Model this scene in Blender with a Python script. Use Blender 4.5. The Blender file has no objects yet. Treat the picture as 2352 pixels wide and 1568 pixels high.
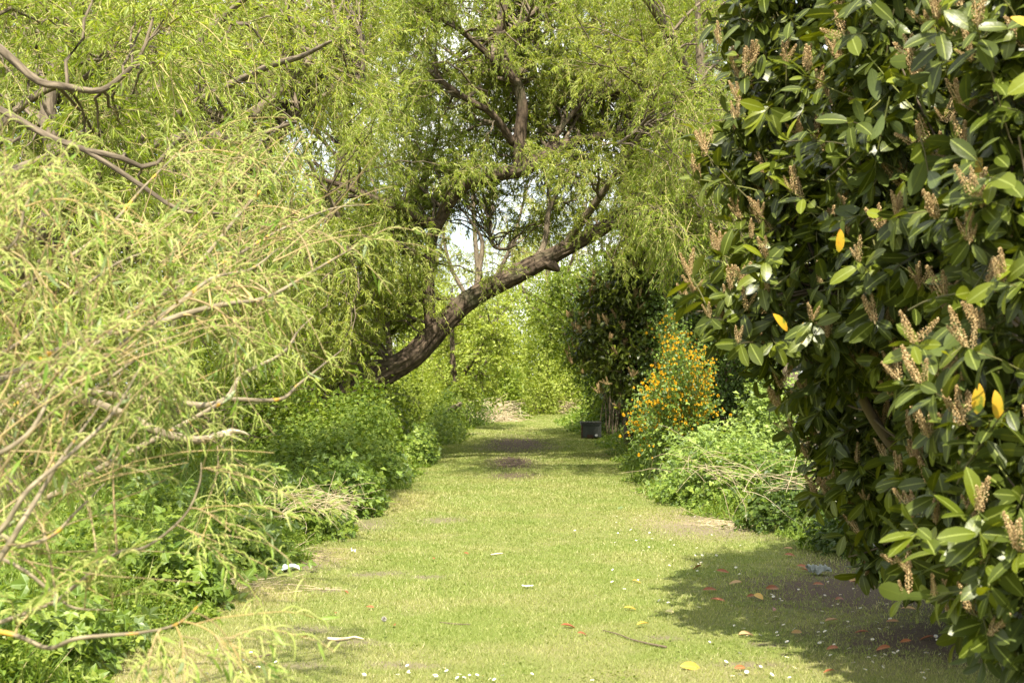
import bpy, math
import numpy as np
from mathutils import Vector

rng = np.random.default_rng(11)
scene = bpy.context.scene
COL = scene.collection
R = math.radians

# ---------------------------------------------------------------- camera
EYE = 1.6
F = 3267.0                      # focal length in the pixels of a 2352 x 1568 picture (50 mm lens)
CX, HY = 1176.0, 880.0          # picture centre column, horizon row
cam = bpy.data.cameras.new('camera')
cam.sensor_width = 36.0
cam.lens = 50.0
cam.shift_y = (HY - 784.0) / 2352.0
cam.clip_start = 0.05
cam.clip_end = 2000.0
cam.dof.use_dof = True
cam.dof.focus_distance = 16.0
cam.dof.aperture_fstop = 5.0
camo = bpy.data.objects.new('camera', cam)
camo.location = (0, 0, EYE)
camo.rotation_euler = (R(90), 0, 0)
COL.objects.link(camo)
scene.camera = camo

# ---------------------------------------------------------------- sky, sun, exposure
SUN_EL, SUN_AZ = 55.0, -1.0     # sun behind the camera, a touch to its left
world = bpy.data.worlds.new('World')
scene.world = world
world.use_nodes = True
wn = world.node_tree
wn.nodes.clear()
sky = wn.nodes.new('ShaderNodeTexSky')
sky.sky_type = 'NISHITA'
sky.sun_disc = False
sky.sun_elevation = R(SUN_EL)
sky.sun_rotation = R(180 - SUN_AZ)
sky.air_density = 1.0
sky.dust_density = 1.6
wtc = wn.nodes.new('ShaderNodeTexCoord')
wns = wn.nodes.new('ShaderNodeTexNoise')
wns.inputs['Scale'].default_value = 3.2
wns.inputs['Detail'].default_value = 7
wns.inputs['Roughness'].default_value = 0.6
wmp = wn.nodes.new('ShaderNodeMapping')
wmp.inputs['Scale'].default_value = (1, 1, 2.4)
wn.links.new(wtc.outputs['Generated'], wmp.inputs['Vector'])
wn.links.new(wmp.outputs[0], wns.inputs['Vector'])
wcr = wn.nodes.new('ShaderNodeValToRGB')
wcr.color_ramp.elements[0].position = 0.36
wcr.color_ramp.elements[1].position = 0.56
wn.links.new(wns.outputs[0], wcr.inputs[0])
wmx = wn.nodes.new('ShaderNodeMix')
wmx.data_type = 'RGBA'
wmx.inputs['B'].default_value = (9.6, 9.6, 9.3, 1)      # sunlit cloud
wn.links.new(wcr.outputs[0], wmx.inputs['Factor'])
wn.links.new(sky.outputs[0], wmx.inputs['A'])
wbg = wn.nodes.new('ShaderNodeBackground')
wbg.inputs['Strength'].default_value = 0.09
wn.links.new(wmx.outputs['Result'], wbg.inputs['Color'])
wout = wn.nodes.new('ShaderNodeOutputWorld')
wn.links.new(wbg.outputs[0], wout.inputs['Surface'])

sl = bpy.data.lights.new('sun', 'SUN')
sl.energy = 4.9
sl.angle = R(0.55)
sl.color = (1.0, 0.92, 0.76)
so = bpy.data.objects.new('sun', sl)
so.rotation_euler = (R(90 - SUN_EL), 0, R(SUN_AZ))
so.location = (0, -10, 30)
COL.objects.link(so)

scene.view_settings.view_transform = 'Standard'
scene.view_settings.look = 'None'
scene.view_settings.exposure = 1.35
scene.view_settings.gamma = 1.0
scene.render.engine = 'CYCLES'
cy = scene.cycles
cy.max_bounces = 7
cy.diffuse_bounces = 4
cy.glossy_bounces = 2
cy.transmission_bounces = 4
cy.transparent_max_bounces = 4
cy.caustics_reflective = False
cy.caustics_refractive = False
cy.sample_clamp_indirect = 6.0
cy.use_denoising = True
try:
    cy.denoiser = 'OPENIMAGEDENOISE'
    cy.denoising_input_passes = 'RGB_ALBEDO_NORMAL'
    cy.denoising_prefilter = 'ACCURATE'
except Exception:
    pass
scene.render.film_transparent = False

# ---------------------------------------------------------------- small maths
def at(px, py, d):
    return np.array([(px - CX) / F * d, d, EYE + (HY - py) / F * d])

def ats(lst):
    """[(px,py,d), ...] -> points"""
    return np.array([at(*q) for q in lst])

def nrm(v):
    return v / np.maximum(np.linalg.norm(v, axis=-1, keepdims=True), 1e-9)

def ground_z(x, y):
    x = np.asarray(x, float); y = np.asarray(y, float)
    z = 0.018 * np.sin(x * 1.1 + 0.7) * np.cos(y * 0.45) + 0.010 * np.sin(x * 2.7 + y * 1.3)
    z = z + 0.22 * np.clip((-x - 2.6) / 3.0, 0, 1) ** 1.5 + 0.15 * np.clip((x - 3.2) / 3.0, 0, 1) ** 1.5
    return z

def lump(p, seed, freq=1.0):
    """cheap smooth noise about -1..1 of points (n,3)"""
    r = np.random.default_rng(seed)
    out = np.zeros(len(p))
    for k in range(7):
        w = r.normal(size=3) * freq * (0.7 + 0.35 * k)
        out += np.sin(p @ w + r.uniform(0, 6.28)) * (0.85 ** k)
    return out / 2.6

def catmull(pts, n):
    pts = np.asarray(pts, float)
    if len(pts) == 2:
        t = np.linspace(0, 1, n)[:, None]
        return pts[0] * (1 - t) + pts[1] * t
    P = np.vstack([2 * pts[0] - pts[1], pts, 2 * pts[-1] - pts[-2]])
    s = np.linspace(0, len(pts) - 1 - 1e-6, n)
    i = s.astype(int); t = (s - i)[:, None]
    p0, p1, p2, p3 = P[i], P[i + 1], P[i + 2], P[i + 3]
    return 0.5 * (2 * p1 + (p2 - p0) * t + (2 * p0 - 5 * p1 + 4 * p2 - p3) * t ** 2 + (3 * p1 - p0 - 3 * p2 + p3) * t ** 3)

def in_poly(x, y, poly):
    poly = np.asarray(poly, float)
    c = np.zeros(len(x), bool)
    j = len(poly) - 1
    for i in range(len(poly)):
        xi, yi = poly[i]; xj, yj = poly[j]
        hit = ((yi > y) != (yj > y)) & (x < (xj - xi) * (y - yi) / (yj - yi + 1e-9) + xi)
        c ^= hit
        j = i
    return c

def crown_points(n, poly, d0, d1, r):
    """points filling a region of the scene: the frustum slab between d0 and d1 whose outline is poly"""
    poly = np.asarray(poly, float)
    lo, hi = poly.min(0), poly.max(0)
    out = []
    tot = 0
    while tot < n:
        x = r.uniform(lo[0], hi[0], 4 * n + 50); y = r.uniform(lo[1], hi[1], 4 * n + 50)
        k = in_poly(x, y, poly)
        x, y = x[k], y[k]
        d = r.uniform(d0, d1, len(x))
        out.append(np.stack([(x - CX) / F * d, d, EYE + (HY - y) / F * d], 1))
        tot += len(x)
    return np.vstack(out)[:n]

# ---------------------------------------------------------------- mesh buffer
class MB:
    def __init__(self):
        self.v, self.f3, self.f4, self.rnd, self.mid, self.bark = [], [], [], [], [], []
        self.m3, self.m4 = [], []
        self.n = 0
    def add(self, v, tris=None, quads=None, rnd=None, mid=None, bark=None, mat=0):
        v = np.asarray(v, np.float64).reshape(-1, 3)
        k = len(v)
        self.v.append(v)
        self.rnd.append(np.zeros(k) if rnd is None else np.broadcast_to(rnd, (k,)))
        self.mid.append(np.zeros(k) if mid is None else np.broadcast_to(mid, (k,)))
        self.bark.append(np.zeros((k, 3)) if bark is None else bark)
        if tris is not None and len(tris):
            t = np.asarray(tris, np.int64).reshape(-1, 3)
            self.f3.append(t + self.n); self.m3.append(np.full(len(t), mat, np.int32))
        if quads is not None and len(quads):
            q = np.asarray(quads, np.int64).reshape(-1, 4)
            self.f4.append(q + self.n); self.m4.append(np.full(len(q), mat, np.int32))
        self.n += k
    def build(self, name, mats, parent=None, smooth=False, kind=None):
        if not isinstance(mats, (list, tuple)):
            mats = [mats]
        V = np.vstack(self.v)
        if parent is not None:
            V = V - np.array(parent.location)
        f3 = np.vstack(self.f3) if self.f3 else np.zeros((0, 3), np.int64)
        f4 = np.vstack(self.f4) if self.f4 else np.zeros((0, 4), np.int64)
        me = bpy.data.meshes.new(name)
        me.vertices.add(len(V))
        me.vertices.foreach_set('co', V.astype(np.float32).ravel())
        me.loops.add(len(f3) * 3 + len(f4) * 4)
        me.loops.foreach_set('vertex_index', np.concatenate([f3.ravel(), f4.ravel()]).astype(np.int32))
        me.polygons.add(len(f3) + len(f4))
        ls = np.concatenate([np.arange(len(f3)) * 3, len(f3) * 3 + np.arange(len(f4)) * 4])
        me.polygons.foreach_set('loop_start', ls.astype(np.int32))
        mi = np.concatenate(([np.concatenate(self.m3)] if self.m3 else []) + ([np.concatenate(self.m4)] if self.m4 else []))
        for m in mats:
            me.materials.append(m)
        me.polygons.foreach_set('material_index', mi.astype(np.int32))
        me.update(calc_edges=True)
        if smooth:
            me.polygons.foreach_set('use_smooth', np.ones(len(f3) + len(f4), bool))
        else:
            me.polygons.foreach_set('use_smooth', np.zeros(len(f3) + len(f4), bool))
        me.attributes.new('rnd', 'FLOAT', 'POINT').data.foreach_set('value', np.concatenate(self.rnd).astype(np.float32))
        mid = np.concatenate(self.mid)
        if mid.any():
            me.attributes.new('mid', 'FLOAT', 'POINT').data.foreach_set('value', mid.astype(np.float32))
        bk = np.vstack(self.bark)
        if bk.any():
            me.attributes.new('bark', 'FLOAT_VECTOR', 'POINT').data.foreach_set('vector', bk.astype(np.float32).ravel())
        o = bpy.data.objects.new(name, me)
        COL.objects.link(o)
        if parent is not None:
            o.parent = parent
        if kind:
            o['kind'] = kind
        return o

def tag(o, label, cat, group=None, kind=None):
    o['label'] = label
    o['category'] = cat
    if group: o['group'] = group
    if kind: o['kind'] = kind
    return o

def thing(name, label, cat, loc, group=None):
    o = bpy.data.objects.new(name, None)
    o.empty_display_size = 0.1
    o.location = tuple(float(c) for c in loc)
    COL.objects.link(o)
    return tag(o, label, cat, group)

# ---------------------------------------------------------------- leaf templates: local x = width, y = length, z = normal
def T_strip(w, sts, curl=0.0, fold=0.0):
    """leaf with a midrib; sts = [(t, halfwidth)] ; first and last collapse to points"""
    V, mid, tr = [], [], []
    V.append((0, 0, 0)); mid.append(1)
    for t, h in sts:
        z = -curl * t * t
        V += [(-h * w, t, z + fold * h * w), (0, t, z), (h * w, t, z + fold * h * w)]
        mid += [0, 1, 0]
    V.append((0, 1, -curl)); mid.append(1)
    n = len(sts)
    a = 1
    tr += [(0, a + 1, a), (0, a + 2, a + 1)]
    for k in range(n - 1):
        b = a + 3
        tr += [(a, a + 1, b + 1), (a, b + 1, b), (a + 1, a + 2, b + 2), (a + 1, b + 2, b + 1)]
        a = b
    e = len(V) - 1
    tr += [(a, a + 1, e), (a + 1, a + 2, e)]
    return np.array(V, float), np.array(tr), np.array(mid, float)

T_WILLOW = (np.array([(0, 0, 0), (-.5, .42, .02), (0, 1, -.16), (.5, .42, .02)], float) * np.array([.15, 1, 1]),
            np.array([(0, 2, 1), (0, 3, 2)]), np.zeros(4))
T_WILLOW_NEAR = T_strip(0.15, [(.2, .36), (.45, .5), (.75, .3)], curl=.18, fold=.25)
T_OVATE = T_strip(0.62, [(.3, .5), (.65, .40)], curl=.16, fold=.3)
T_DIAMOND = (np.array([(0, 0, 0), (-.32, .45, .03), (0, .5, -.04), (.32, .45, .03), (0, 1, -.15)], float),
             np.array([(0, 2, 1), (0, 3, 2), (1, 2, 4), (2, 3, 4)]), np.array([1, 0, 1, 0, 1.]))
T_LAUREL = T_strip(0.43, [(.08, .16), (.26, .38), (.5, .5), (.74, .46), (.92, .24)], curl=.24, fold=.15)
T_LEAF2 = (np.array([(0, 0, 0), (-.31, .48, .03), (0, 1, -.15), (.31, .48, .03)], float), np.array([(0, 2, 1), (0, 3, 2)]), np.zeros(4))

def trifoliate(tpl):
    V, Tr, M = [], [], []
    n = 0
    for ang, s, oy in ((0, 1, .12), (1.15, .8, .1), (-1.15, .8, .1)):
        v, t, m = tpl
        c, sn = math.cos(ang), math.sin(ang)
        w = v.copy() * s
        x = w[:, 0] * c + w[:, 1] * sn
        y = -w[:, 0] * sn + w[:, 1] * c + oy
        w[:, 0], w[:, 1] = x, y
        V.append(w); Tr.append(t + n); M.append(m); n += len(v)
    return np.vstack(V), np.vstack(Tr), np.concatenate(M)
T_TRI = trifoliate(T_OVATE)
T_TRI_FAR = trifoliate(T_DIAMOND)

def put(mb, tpl, o, ydir, nor, size, rnd, mat=0, wscale=None):
    """place k copies of a leaf template"""
    v, tr, mid = tpl
    k = len(o)
    if k == 0: return
    Y = nrm(ydir)
    X = nrm(np.cross(Y, nor))
    Z = np.cross(X, Y)
    s = np.broadcast_to(np.asarray(size, float), (k,))[:, None, None]
    ws = 1.0 if wscale is None else np.broadcast_to(wscale, (k,))[:, None, None]
    W = o[:, None, :] + s * (v[None, :, 0:1] * ws * X[:, None, :] + v[None, :, 1:2] * Y[:, None, :] + v[None, :, 2:3] * Z[:, None, :])
    T = tr[None, :, :] + (np.arange(k) * len(v))[:, None, None]
    mb.add(W.reshape(-1, 3), tris=T.reshape(-1, 3), rnd=np.repeat(np.broadcast_to(rnd, (k,)), len(v)), mid=np.tile(mid, k), mat=mat)

def curves(start, d, length, n, droop, wig, r):
    """k growing shoots -> (k, n+1, 3)"""
    k = len(start)
    P = np.zeros((k, n + 1, 3)); P[:, 0] = start
    d = nrm(d.copy())
    st = (np.broadcast_to(length, (k,)) / n)[:, None]
    dr = np.broadcast_to(droop, (k,))[:, None]
    for i in range(n):
        d = nrm(d + r.normal(size=(k, 3)) * wig + np.array([0, 0, -1.0]) * dr / n)
        P[:, i + 1] = P[:, i] + d * st
    return P

def tubes(mb, P, r0, r1, sides=3, rnd=0.5, mat=0, power=1.0):
    """k tubes along P (k,n,3)"""
    k, n, _ = P.shape
    if k == 0: return
    T = nrm(np.gradient(P, axis=1))
    ref = np.where(np.abs(T[..., 2:3]) > .93, np.array([1.0, 0, 0]), np.array([0, 0, 1.0]))
    A = nrm(np.cross(T, ref)); B = np.cross(T, A)
    t = np.linspace(0, 1, n)[None, :, None] ** power
    r0 = np.broadcast_to(r0, (k,))[:, None, None]; r1 = np.broadcast_to(r1, (k,))[:, None, None]
    rad = r0 * (1 - t) + r1 * t
    an = np.arange(sides) / sides * 2 * math.pi
    V = P[:, :, None, :] + rad[..., None] * (np.cos(an)[None, None, :, None] * A[:, :, None, :] + np.sin(an)[None, None, :, None] * B[:, :, None, :])
    L = np.cumsum(np.concatenate([np.zeros((k, 1)), np.linalg.norm(np.diff(P, axis=1), axis=2)], 1), 1)
    bk = np.stack([np.broadcast_to(np.cos(an), (k, n, sides)) * rad + (np.arange(k) * 1.7)[:, None, None],
                   np.broadcast_to(np.sin(an), (k, n, sides)) * rad,
                   np.broadcast_to(L[:, :, None], (k, n, sides))], -1)
    i = np.arange(n - 1)[:, None] * sides; j = np.arange(sides)[None, :]; j2 = (j + 1) % sides
    q = np.stack([i + j, i + j2, i + sides + j2, i + sides + j], -1).reshape(-1, 4)
    Q = q[None] + (np.arange(k) * n * sides)[:, None, None]
    rr = np.repeat(np.broadcast_to(rnd, (k,)), n * sides)
    mb.add(V.reshape(-1, 3), quads=Q.reshape(-1, 4), rnd=rr, bark=bk.reshape(-1, 3), mat=mat)

def limb_tube(mb, pts, radii, sides=14, rough=0.08, seed=0, step=0.06, cap=True, mat=0):
    """one limb of varying radius with a lumpy, furrowed surface"""
    pts = np.asarray(pts, float)
    L = np.linalg.norm(np.diff(pts, axis=0), axis=1).sum()
    n = int(np.clip(L / step, 8, 220))
    C = catmull(pts, n)
    rad = np.interp(np.linspace(0, 1, n), np.linspace(0, 1, len(radii)), radii)
    T = nrm(np.gradient(C, axis=0))
    ref = np.array([0, 1.0, 0]) if abs(T[:, 1]).mean() < .8 else np.array([0, 0, 1.0])
    A = nrm(np.cross(T, ref)); B = np.cross(T, A)
    an = np.arange(sides) / sides * 2 * math.pi
    s = np.concatenate([[0], np.cumsum(np.linalg.norm(np.diff(C, axis=0), axis=1))])
    ca, sa = np.cos(an), np.sin(an)
    q = np.stack([np.broadcast_to(ca * 2.2, (n, sides)), np.broadcast_to(sa * 2.2, (n, sides)), np.broadcast_to((s / max(rad.mean(), .01))[:, None] * .35, (n, sides))], -1).reshape(-1, 3)
    nz = (lump(q, seed + 5, 1.0) * .7 + lump(q * np.array([2.6, 2.6, .8]), seed + 9, 1.4) * .55).reshape(n, sides)
    if sides > 40:
        nz = nz - .9 * np.abs(lump(q * np.array([4.5, 4.5, 1.6]), seed + 21, 1.6)).reshape(n, sides) + .35 * lump(q * np.array([9, 9, 3.0]), seed + 23, 1.5).reshape(n, sides)
    rr = rad[:, None] * (1 + rough * nz)
    V = C[:, None] + rr[..., None] * (ca[None, :, None] * A[:, None] + sa[None, :, None] * B[:, None])
    bk = np.stack([np.broadcast_to(ca, (n, sides)) * rad[:, None], np.broadcast_to(sa, (n, sides)) * rad[:, None], np.broadcast_to(s[:, None], (n, sides))], -1)
    i = np.arange(n - 1)[:, None] * sides; j = np.arange(sides)[None, :]; j2 = (j + 1) % sides
    Q = np.stack([i + j, i + j2, i + sides + j2, i + sides + j], -1).reshape(-1, 4)
    V = np.vstack([V.reshape(-1, 3), C[0:1], C[-1:] + T[-1:] * rad[-1] * .4])
    bk = np.vstack([bk.reshape(-1, 3), [[0, 0, 0]], [[0, 0, s[-1]]]])
    m = n * sides
    tr = [(m, (a + 1) % sides, a) for a in range(sides)] + [(m + 1, m - sides + a, m - sides + (a + 1) % sides) for a in range(sides)]
    mb.add(V, tris=tr, quads=Q, rnd=.5, bark=bk, mat=mat)
    return C, rad, T

def along(P, idx, t):
    n = P.shape[1] - 1
    x = np.clip(t * n, 0, n - 1e-6); i = x.astype(int); f = (x - i)[:, None]
    a, b = P[idx, i], P[idx, i + 1]
    return a * (1 - f) + b * f, nrm(b - a)

# ---------------------------------------------------------------- materials
def new_mat(name):
    m = bpy.data.materials.new(name); m.use_nodes = True
    nt = m.node_tree; nt.nodes.clear()
    out = nt.nodes.new('ShaderNodeOutputMaterial')
    return m, nt, out

def ramp(nt, stops, src=None, interp='LINEAR'):
    r = nt.nodes.new('ShaderNodeValToRGB')
    e = r.color_ramp.elements
    while len(e) < len(stops): e.new(0.5)
    for k, (p, c) in enumerate(stops):
        e[k].position = p; e[k].color = (*c, 1)
    r.color_ramp.interpolation = interp
    if src is not None: nt.links.new(src, r.inputs[0])
    return r.outputs[0]

def attr(nt, name, out='Fac'):
    a = nt.nodes.new('ShaderNodeAttribute'); a.attribute_name = name
    return a.outputs[out]

def mixc(nt, fac, a, b, mode='MIX'):
    m = nt.nodes.new('ShaderNodeMix'); m.data_type = 'RGBA'; m.blend_type = mode
    for sock, val in (('Factor', fac), ('A', a), ('B', b)):
        if hasattr(val, 'is_output') or isinstance(val, bpy.types.NodeSocket): nt.links.new(val, m.inputs[sock])
        elif isinstance(val, (int, float)): m.inputs[sock].default_value = val
        else: m.inputs[sock].default_value = (*val, 1)
    return m.outputs['Result']

def math_n(nt, op, a, b=None):
    m = nt.nodes.new('ShaderNodeMath'); m.operation = op
    for i, val in enumerate((a, b)):
        if val is None: continue
        if isinstance(val, bpy.types.NodeSocket): nt.links.new(val, m.inputs[i])
        else: m.inputs[i].default_value = val
    return m.outputs[0]

def noise(nt, vec, scale, detail=3, rough=.55):
    n = nt.nodes.new('ShaderNodeTexNoise')
    n.inputs['Scale'].default_value = scale; n.inputs['Detail'].default_value = detail; n.inputs['Roughness'].default_value = rough
    if vec is not None: nt.links.new(vec, n.inputs['Vector'])
    return n.outputs[0]

def bsdf(nt, base, rough=.5, spec=.5, normal=None, coat=0.0):
    b = nt.nodes.new('ShaderNodeBsdfPrincipled')
    if isinstance(base, bpy.types.NodeSocket): nt.links.new(base, b.inputs['Base Color'])
    else: b.inputs['Base Color'].default_value = (*base, 1)
    if isinstance(rough, bpy.types.NodeSocket): nt.links.new(rough, b.inputs['Roughness'])
    else: b.inputs['Roughness'].default_value = rough
    b.inputs['Specular IOR Level'].default_value = spec
    if coat: b.inputs['Coat Weight'].default_value = coat; b.inputs['Coat Roughness'].default_value = .12
    if normal is not None: nt.links.new(normal, b.inputs['Normal'])
    return b.outputs[0]

def leaf_mat(name, stops, trans=.38, tcol=(1.5, 1.45, .6), rough=.45, spec=.35, rib=None, under=None, bump=0):
    m, nt, out = new_mat(name)
    col = ramp(nt, stops, attr(nt, 'rnd'))
    geo = nt.nodes.new('ShaderNodeNewGeometry')
    if rib:
        f = ramp(nt, [(.86, (0, 0, 0)), (.97, (1, 1, 1))], attr(nt, 'mid'))
        col = mixc(nt, f, col, rib)
    tc = mixc(nt, 1.0, col, tcol, 'MULTIPLY')
    if under:
        col = mixc(nt, geo.outputs['Backfacing'], col, under)
    nor = None
    if bump:
        b = nt.nodes.new('ShaderNodeBump'); b.inputs['Strength'].default_value = bump; b.inputs['Distance'].default_value = .004
        nt.links.new(noise(nt, geo.outputs['Position'], 55, 2), b.inputs['Height'])
        nor = b.outputs[0]
    pb = bsdf(nt, col, rough, spec, nor)
    tl = nt.nodes.new('ShaderNodeBsdfTranslucent'); nt.links.new(tc, tl.inputs['Color'])
    mx = nt.nodes.new('ShaderNodeMixShader'); mx.inputs[0].default_value = trans
    nt.links.new(pb, mx.inputs[1]); nt.links.new(tl.outputs[0], mx.inputs[2])
    nt.links.new(mx.outputs[0], out.inputs['Surface'])
    return m

def bark_mat(name, dark, light, sc=14.0, stretch=.16, bump=.6, lichen=None, moss=None, dist=.02):
    m, nt, out = new_mat(name)
    v = attr(nt, 'bark', 'Vector')
    mp = nt.nodes.new('ShaderNodeMapping'); mp.inputs['Scale'].default_value = (1, 1, stretch)
    nt.links.new(v, mp.inputs['Vector'])
    n1 = noise(nt, mp.outputs[0], sc, 6, .65)
    vo = nt.nodes.new('ShaderNodeTexVoronoi'); vo.feature = 'DISTANCE_TO_EDGE'; vo.inputs['Scale'].default_value = sc * .9
    nt.links.new(mp.outputs[0], vo.inputs['Vector'])
    h = math_n(nt, 'ADD', math_n(nt, 'MULTIPLY', n1, .8), math_n(nt, 'MULTIPLY', vo.outputs[0], .9))
    col = ramp(nt, [(.3, dark), (.62, light), (.95, tuple(min(1, c * 1.25) for c in light))], h)
    geo = nt.nodes.new('ShaderNodeNewGeometry')
    if moss:
        f = ramp(nt, [(.52, (0, 0, 0)), (.7, (1, 1, 1))], noise(nt, geo.outputs['Position'], 1.7, 4))
        col = mixc(nt, f, col, moss)
    if lichen:
        f = ramp(nt, [(.60, (0, 0, 0)), (.66, (1, 1, 1))], noise(nt, geo.outputs['Position'], 9, 4))
        col = mixc(nt, f, col, lichen)
    b = nt.nodes.new('ShaderNodeBump'); b.inputs['Strength'].default_value = bump; b.inputs['Distance'].default_value = dist
    nt.links.new(h, b.inputs['Height'])
    nt.links.new(bsdf(nt, col, .85, .2, b.outputs[0]), out.inputs['Surface'])
    return m

def plain_mat(name, col, rough=.7, spec=.3, var=.25, sc=20.0, trans=0):
    m, nt, out = new_mat(name)
    geo = nt.nodes.new('ShaderNodeNewGeometry')
    n = noise(nt, geo.outputs['Position'], sc, 4)
    c = ramp(nt, [(.3, tuple(x * (1 - var) for x in col)), (.7, tuple(min(1, x * (1 + var)) for x in col))], n)
    s = bsdf(nt, c, rough, spec)
    if trans:
        tl = nt.nodes.new('ShaderNodeBsdfTranslucent'); nt.links.new(c, tl.inputs['Color'])
        mx = nt.nodes.new('ShaderNodeMixShader'); mx.inputs[0].default_value = trans
        nt.links.new(s, mx.inputs[1]); nt.links.new(tl.outputs[0], mx.inputs[2]); s = mx.outputs[0]
    nt.links.new(s, out.inputs['Surface'])
    return m

def rnd_mat(name, stops, rough=.7, spec=.25, trans=0.0):
    m, nt, out = new_mat(name)
    c = ramp(nt, stops, attr(nt, 'rnd'))
    s = bsdf(nt, c, rough, spec)
    if trans:
        tl = nt.nodes.new('ShaderNodeBsdfTranslucent'); nt.links.new(c, tl.inputs['Color'])
        mx = nt.nodes.new('ShaderNodeMixShader'); mx.inputs[0].default_value = trans
        nt.links.new(s, mx.inputs[1]); nt.links.new(tl.outputs[0], mx.inputs[2]); s = mx.outputs[0]
    nt.links.new(s, out.inputs['Surface'])
    return m

M = {}
M['willow'] = leaf_mat('willow_leaf', [(0, (.10, .17, .012)), (.5, (.26, .335, .034)), (1, (.45, .48, .10))], trans=.5, rough=.45, under=(.25, .31, .07))
M['willow_near'] = leaf_mat('willow_leaf_near', [(0, (.10, .19, .02)), (.6, (.20, .30, .04)), (1, (.28, .36, .10))], trans=.4, rough=.38, under=(.27, .33, .17))
M['willow_far'] = leaf_mat('willow_leaf_far', [(0, (.20, .25, .03)), (.5, (.32, .37, .06)), (1, (.44, .47, .12))], trans=.45, rough=.6)
M['catkin'] = leaf_mat('catkin', [(0, (.28, .35, .075)), (.5, (.39, .445, .125)), (1, (.52, .54, .21))], trans=.25, tcol=(1.1, 1.05, .6), rough=.8, spec=.15)
M['hawthorn'] = leaf_mat('shrub_leaf', [(0, (.07, .135, .014)), (.5, (.185, .25, .028)), (1, (.31, .375, .06))], trans=.42, rough=.45)
M['hedge'] = leaf_mat('hedge_leaf', [(0, (.18, .25, .03)), (.5, (.31, .38, .065)), (1, (.46, .50, .14))], trans=.42, rough=.5)
M['bramble'] = leaf_mat('bramble_leaf', [(0, (.06, .115, .012)), (.5, (.15, .225, .026)), (1, (.31, .38, .07))], trans=.36, rough=.42, rib=(.20, .30, .09), under=(.20, .27, .13))
M['bramble_pale'] = leaf_mat('pale_bramble_leaf', [(0, (.13, .20, .035)), (.5, (.24, .33, .065)), (1, (.36, .44, .12))], trans=.36, rough=.5, rib=(.3, .4, .16), under=(.27, .35, .18))
M['nettle'] = leaf_mat('weed_leaf', [(0, (.06, .115, .012)), (.5, (.145, .215, .026)), (1, (.28, .34, .06))], trans=.35, rough=.55)
M['dark_leaf'] = leaf_mat('ivy_leaf', [(0, (.035, .066, .009)), (.6, (.062, .105, .012)), (1, (.12, .17, .022))], trans=.25, rough=.4)
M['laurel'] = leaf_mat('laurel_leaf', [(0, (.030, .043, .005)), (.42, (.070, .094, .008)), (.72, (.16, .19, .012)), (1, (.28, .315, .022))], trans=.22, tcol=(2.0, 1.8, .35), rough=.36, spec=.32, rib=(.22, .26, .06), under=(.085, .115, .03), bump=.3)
def blotchy(name):
    m, nt, out = new_mat(name)
    geo = nt.nodes.new('ShaderNodeNewGeometry')
    c = ramp(nt, [(.36, (.12, .17, .02)), (.46, (.50, .36, .03)), (.60, (.62, .36, .03)), (.70, (.34, .15, .03))], noise(nt, geo.outputs['Position'], 17, 4))
    s_ = bsdf(nt, c, .45, .35)
    tl = nt.nodes.new('ShaderNodeBsdfTranslucent'); nt.links.new(c, tl.inputs['Color'])
    mx = nt.nodes.new('ShaderNodeMixShader'); mx.inputs[0].default_value = .3
    nt.links.new(s_, mx.inputs[1]); nt.links.new(tl.outputs[0], mx.inputs[2]); nt.links.new(mx.outputs[0], out.inputs['Surface'])
    return m
M['yellow_leaf'] = blotchy('yellow_leaf')
M['fallen'] = leaf_mat('fallen_leaf', [(0, (.25, .08, .03)), (.4, (.36, .14, .06)), (.7, (.50, .33, .16)), (.85, (.62, .40, .05)), (1, (.66, .60, .28))], trans=.2, tcol=(1, .8, .5), rough=.5, rib=(.45, .28, .12))
M['spike'] = rnd_mat('spike_brown', [(0, (.20, .125, .055)), (.6, (.37, .26, .125)), (1, (.52, .40, .21))], .8, .15)
M['kerria_flower'] = rnd_mat('kerria_petal', [(0, (.46, .22, .006)), (.6, (.68, .40, .010)), (1, (.80, .57, .04))], .6, .2, .25)
M['bark'] = bark_mat('willow_bark', (.024, .017, .012), (.115, .085, .060), 11, .42, 1.0, moss=(.075, .072, .040))
M['bark_pale'] = bark_mat('pale_bark', (.07, .055, .038), (.185, .15, .105), 22, .25, .6)
M['limb_near'] = bark_mat('lichen_bark', (.13, .105, .07), (.27, .225, .15), 60, .25, .5, lichen=(.55, .32, .05), dist=.004)
M['twig_tan'] = rnd_mat('tan_twig', [(0, (.22, .16, .075)), (.5, (.34, .27, .14)), (1, (.40, .29, .11))], .6, .25)
M['twig_willow'] = rnd_mat('willow_twig', [(0, (.17, .15, .06)), (.5, (.27, .24, .10)), (1, (.36, .29, .13))], .7, .2)
M['twig_dark'] = rnd_mat('brown_twig', [(0, (.08, .06, .04)), (1, (.19, .15, .10))], .8, .2)
M['twig_grey'] = rnd_mat('grey_twig', [(0, (.14, .115, .085)), (1, (.28, .235, .17))], .8, .2)
M['laurel_stem'] = rnd_mat('laurel_stem', [(0, (.07, .06, .03)), (.7, (.13, .13, .04)), (1, (.20, .22, .06))], .6, .3)
M['green_stem'] = rnd_mat('green_stem', [(0, (.13, .20, .05)), (1, (.26, .32, .10))], .6, .3)
M['straw'] = rnd_mat('straw', [(0, (.30, .23, .14)), (.5, (.46, .37, .24)), (1, (.62, .52, .36))], .8, .2)
M['wood_pale'] = plain_mat('pale_split_wood', (.62, .52, .36), .7, .25, .2, 35)
M['white'] = plain_mat('white_petal', (.78, .78, .74), .6, .2, .05, 30, .2)
M['daisy_eye'] = plain_mat('daisy_eye', (.70, .50, .04), .7, .2, .1, 60)
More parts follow.
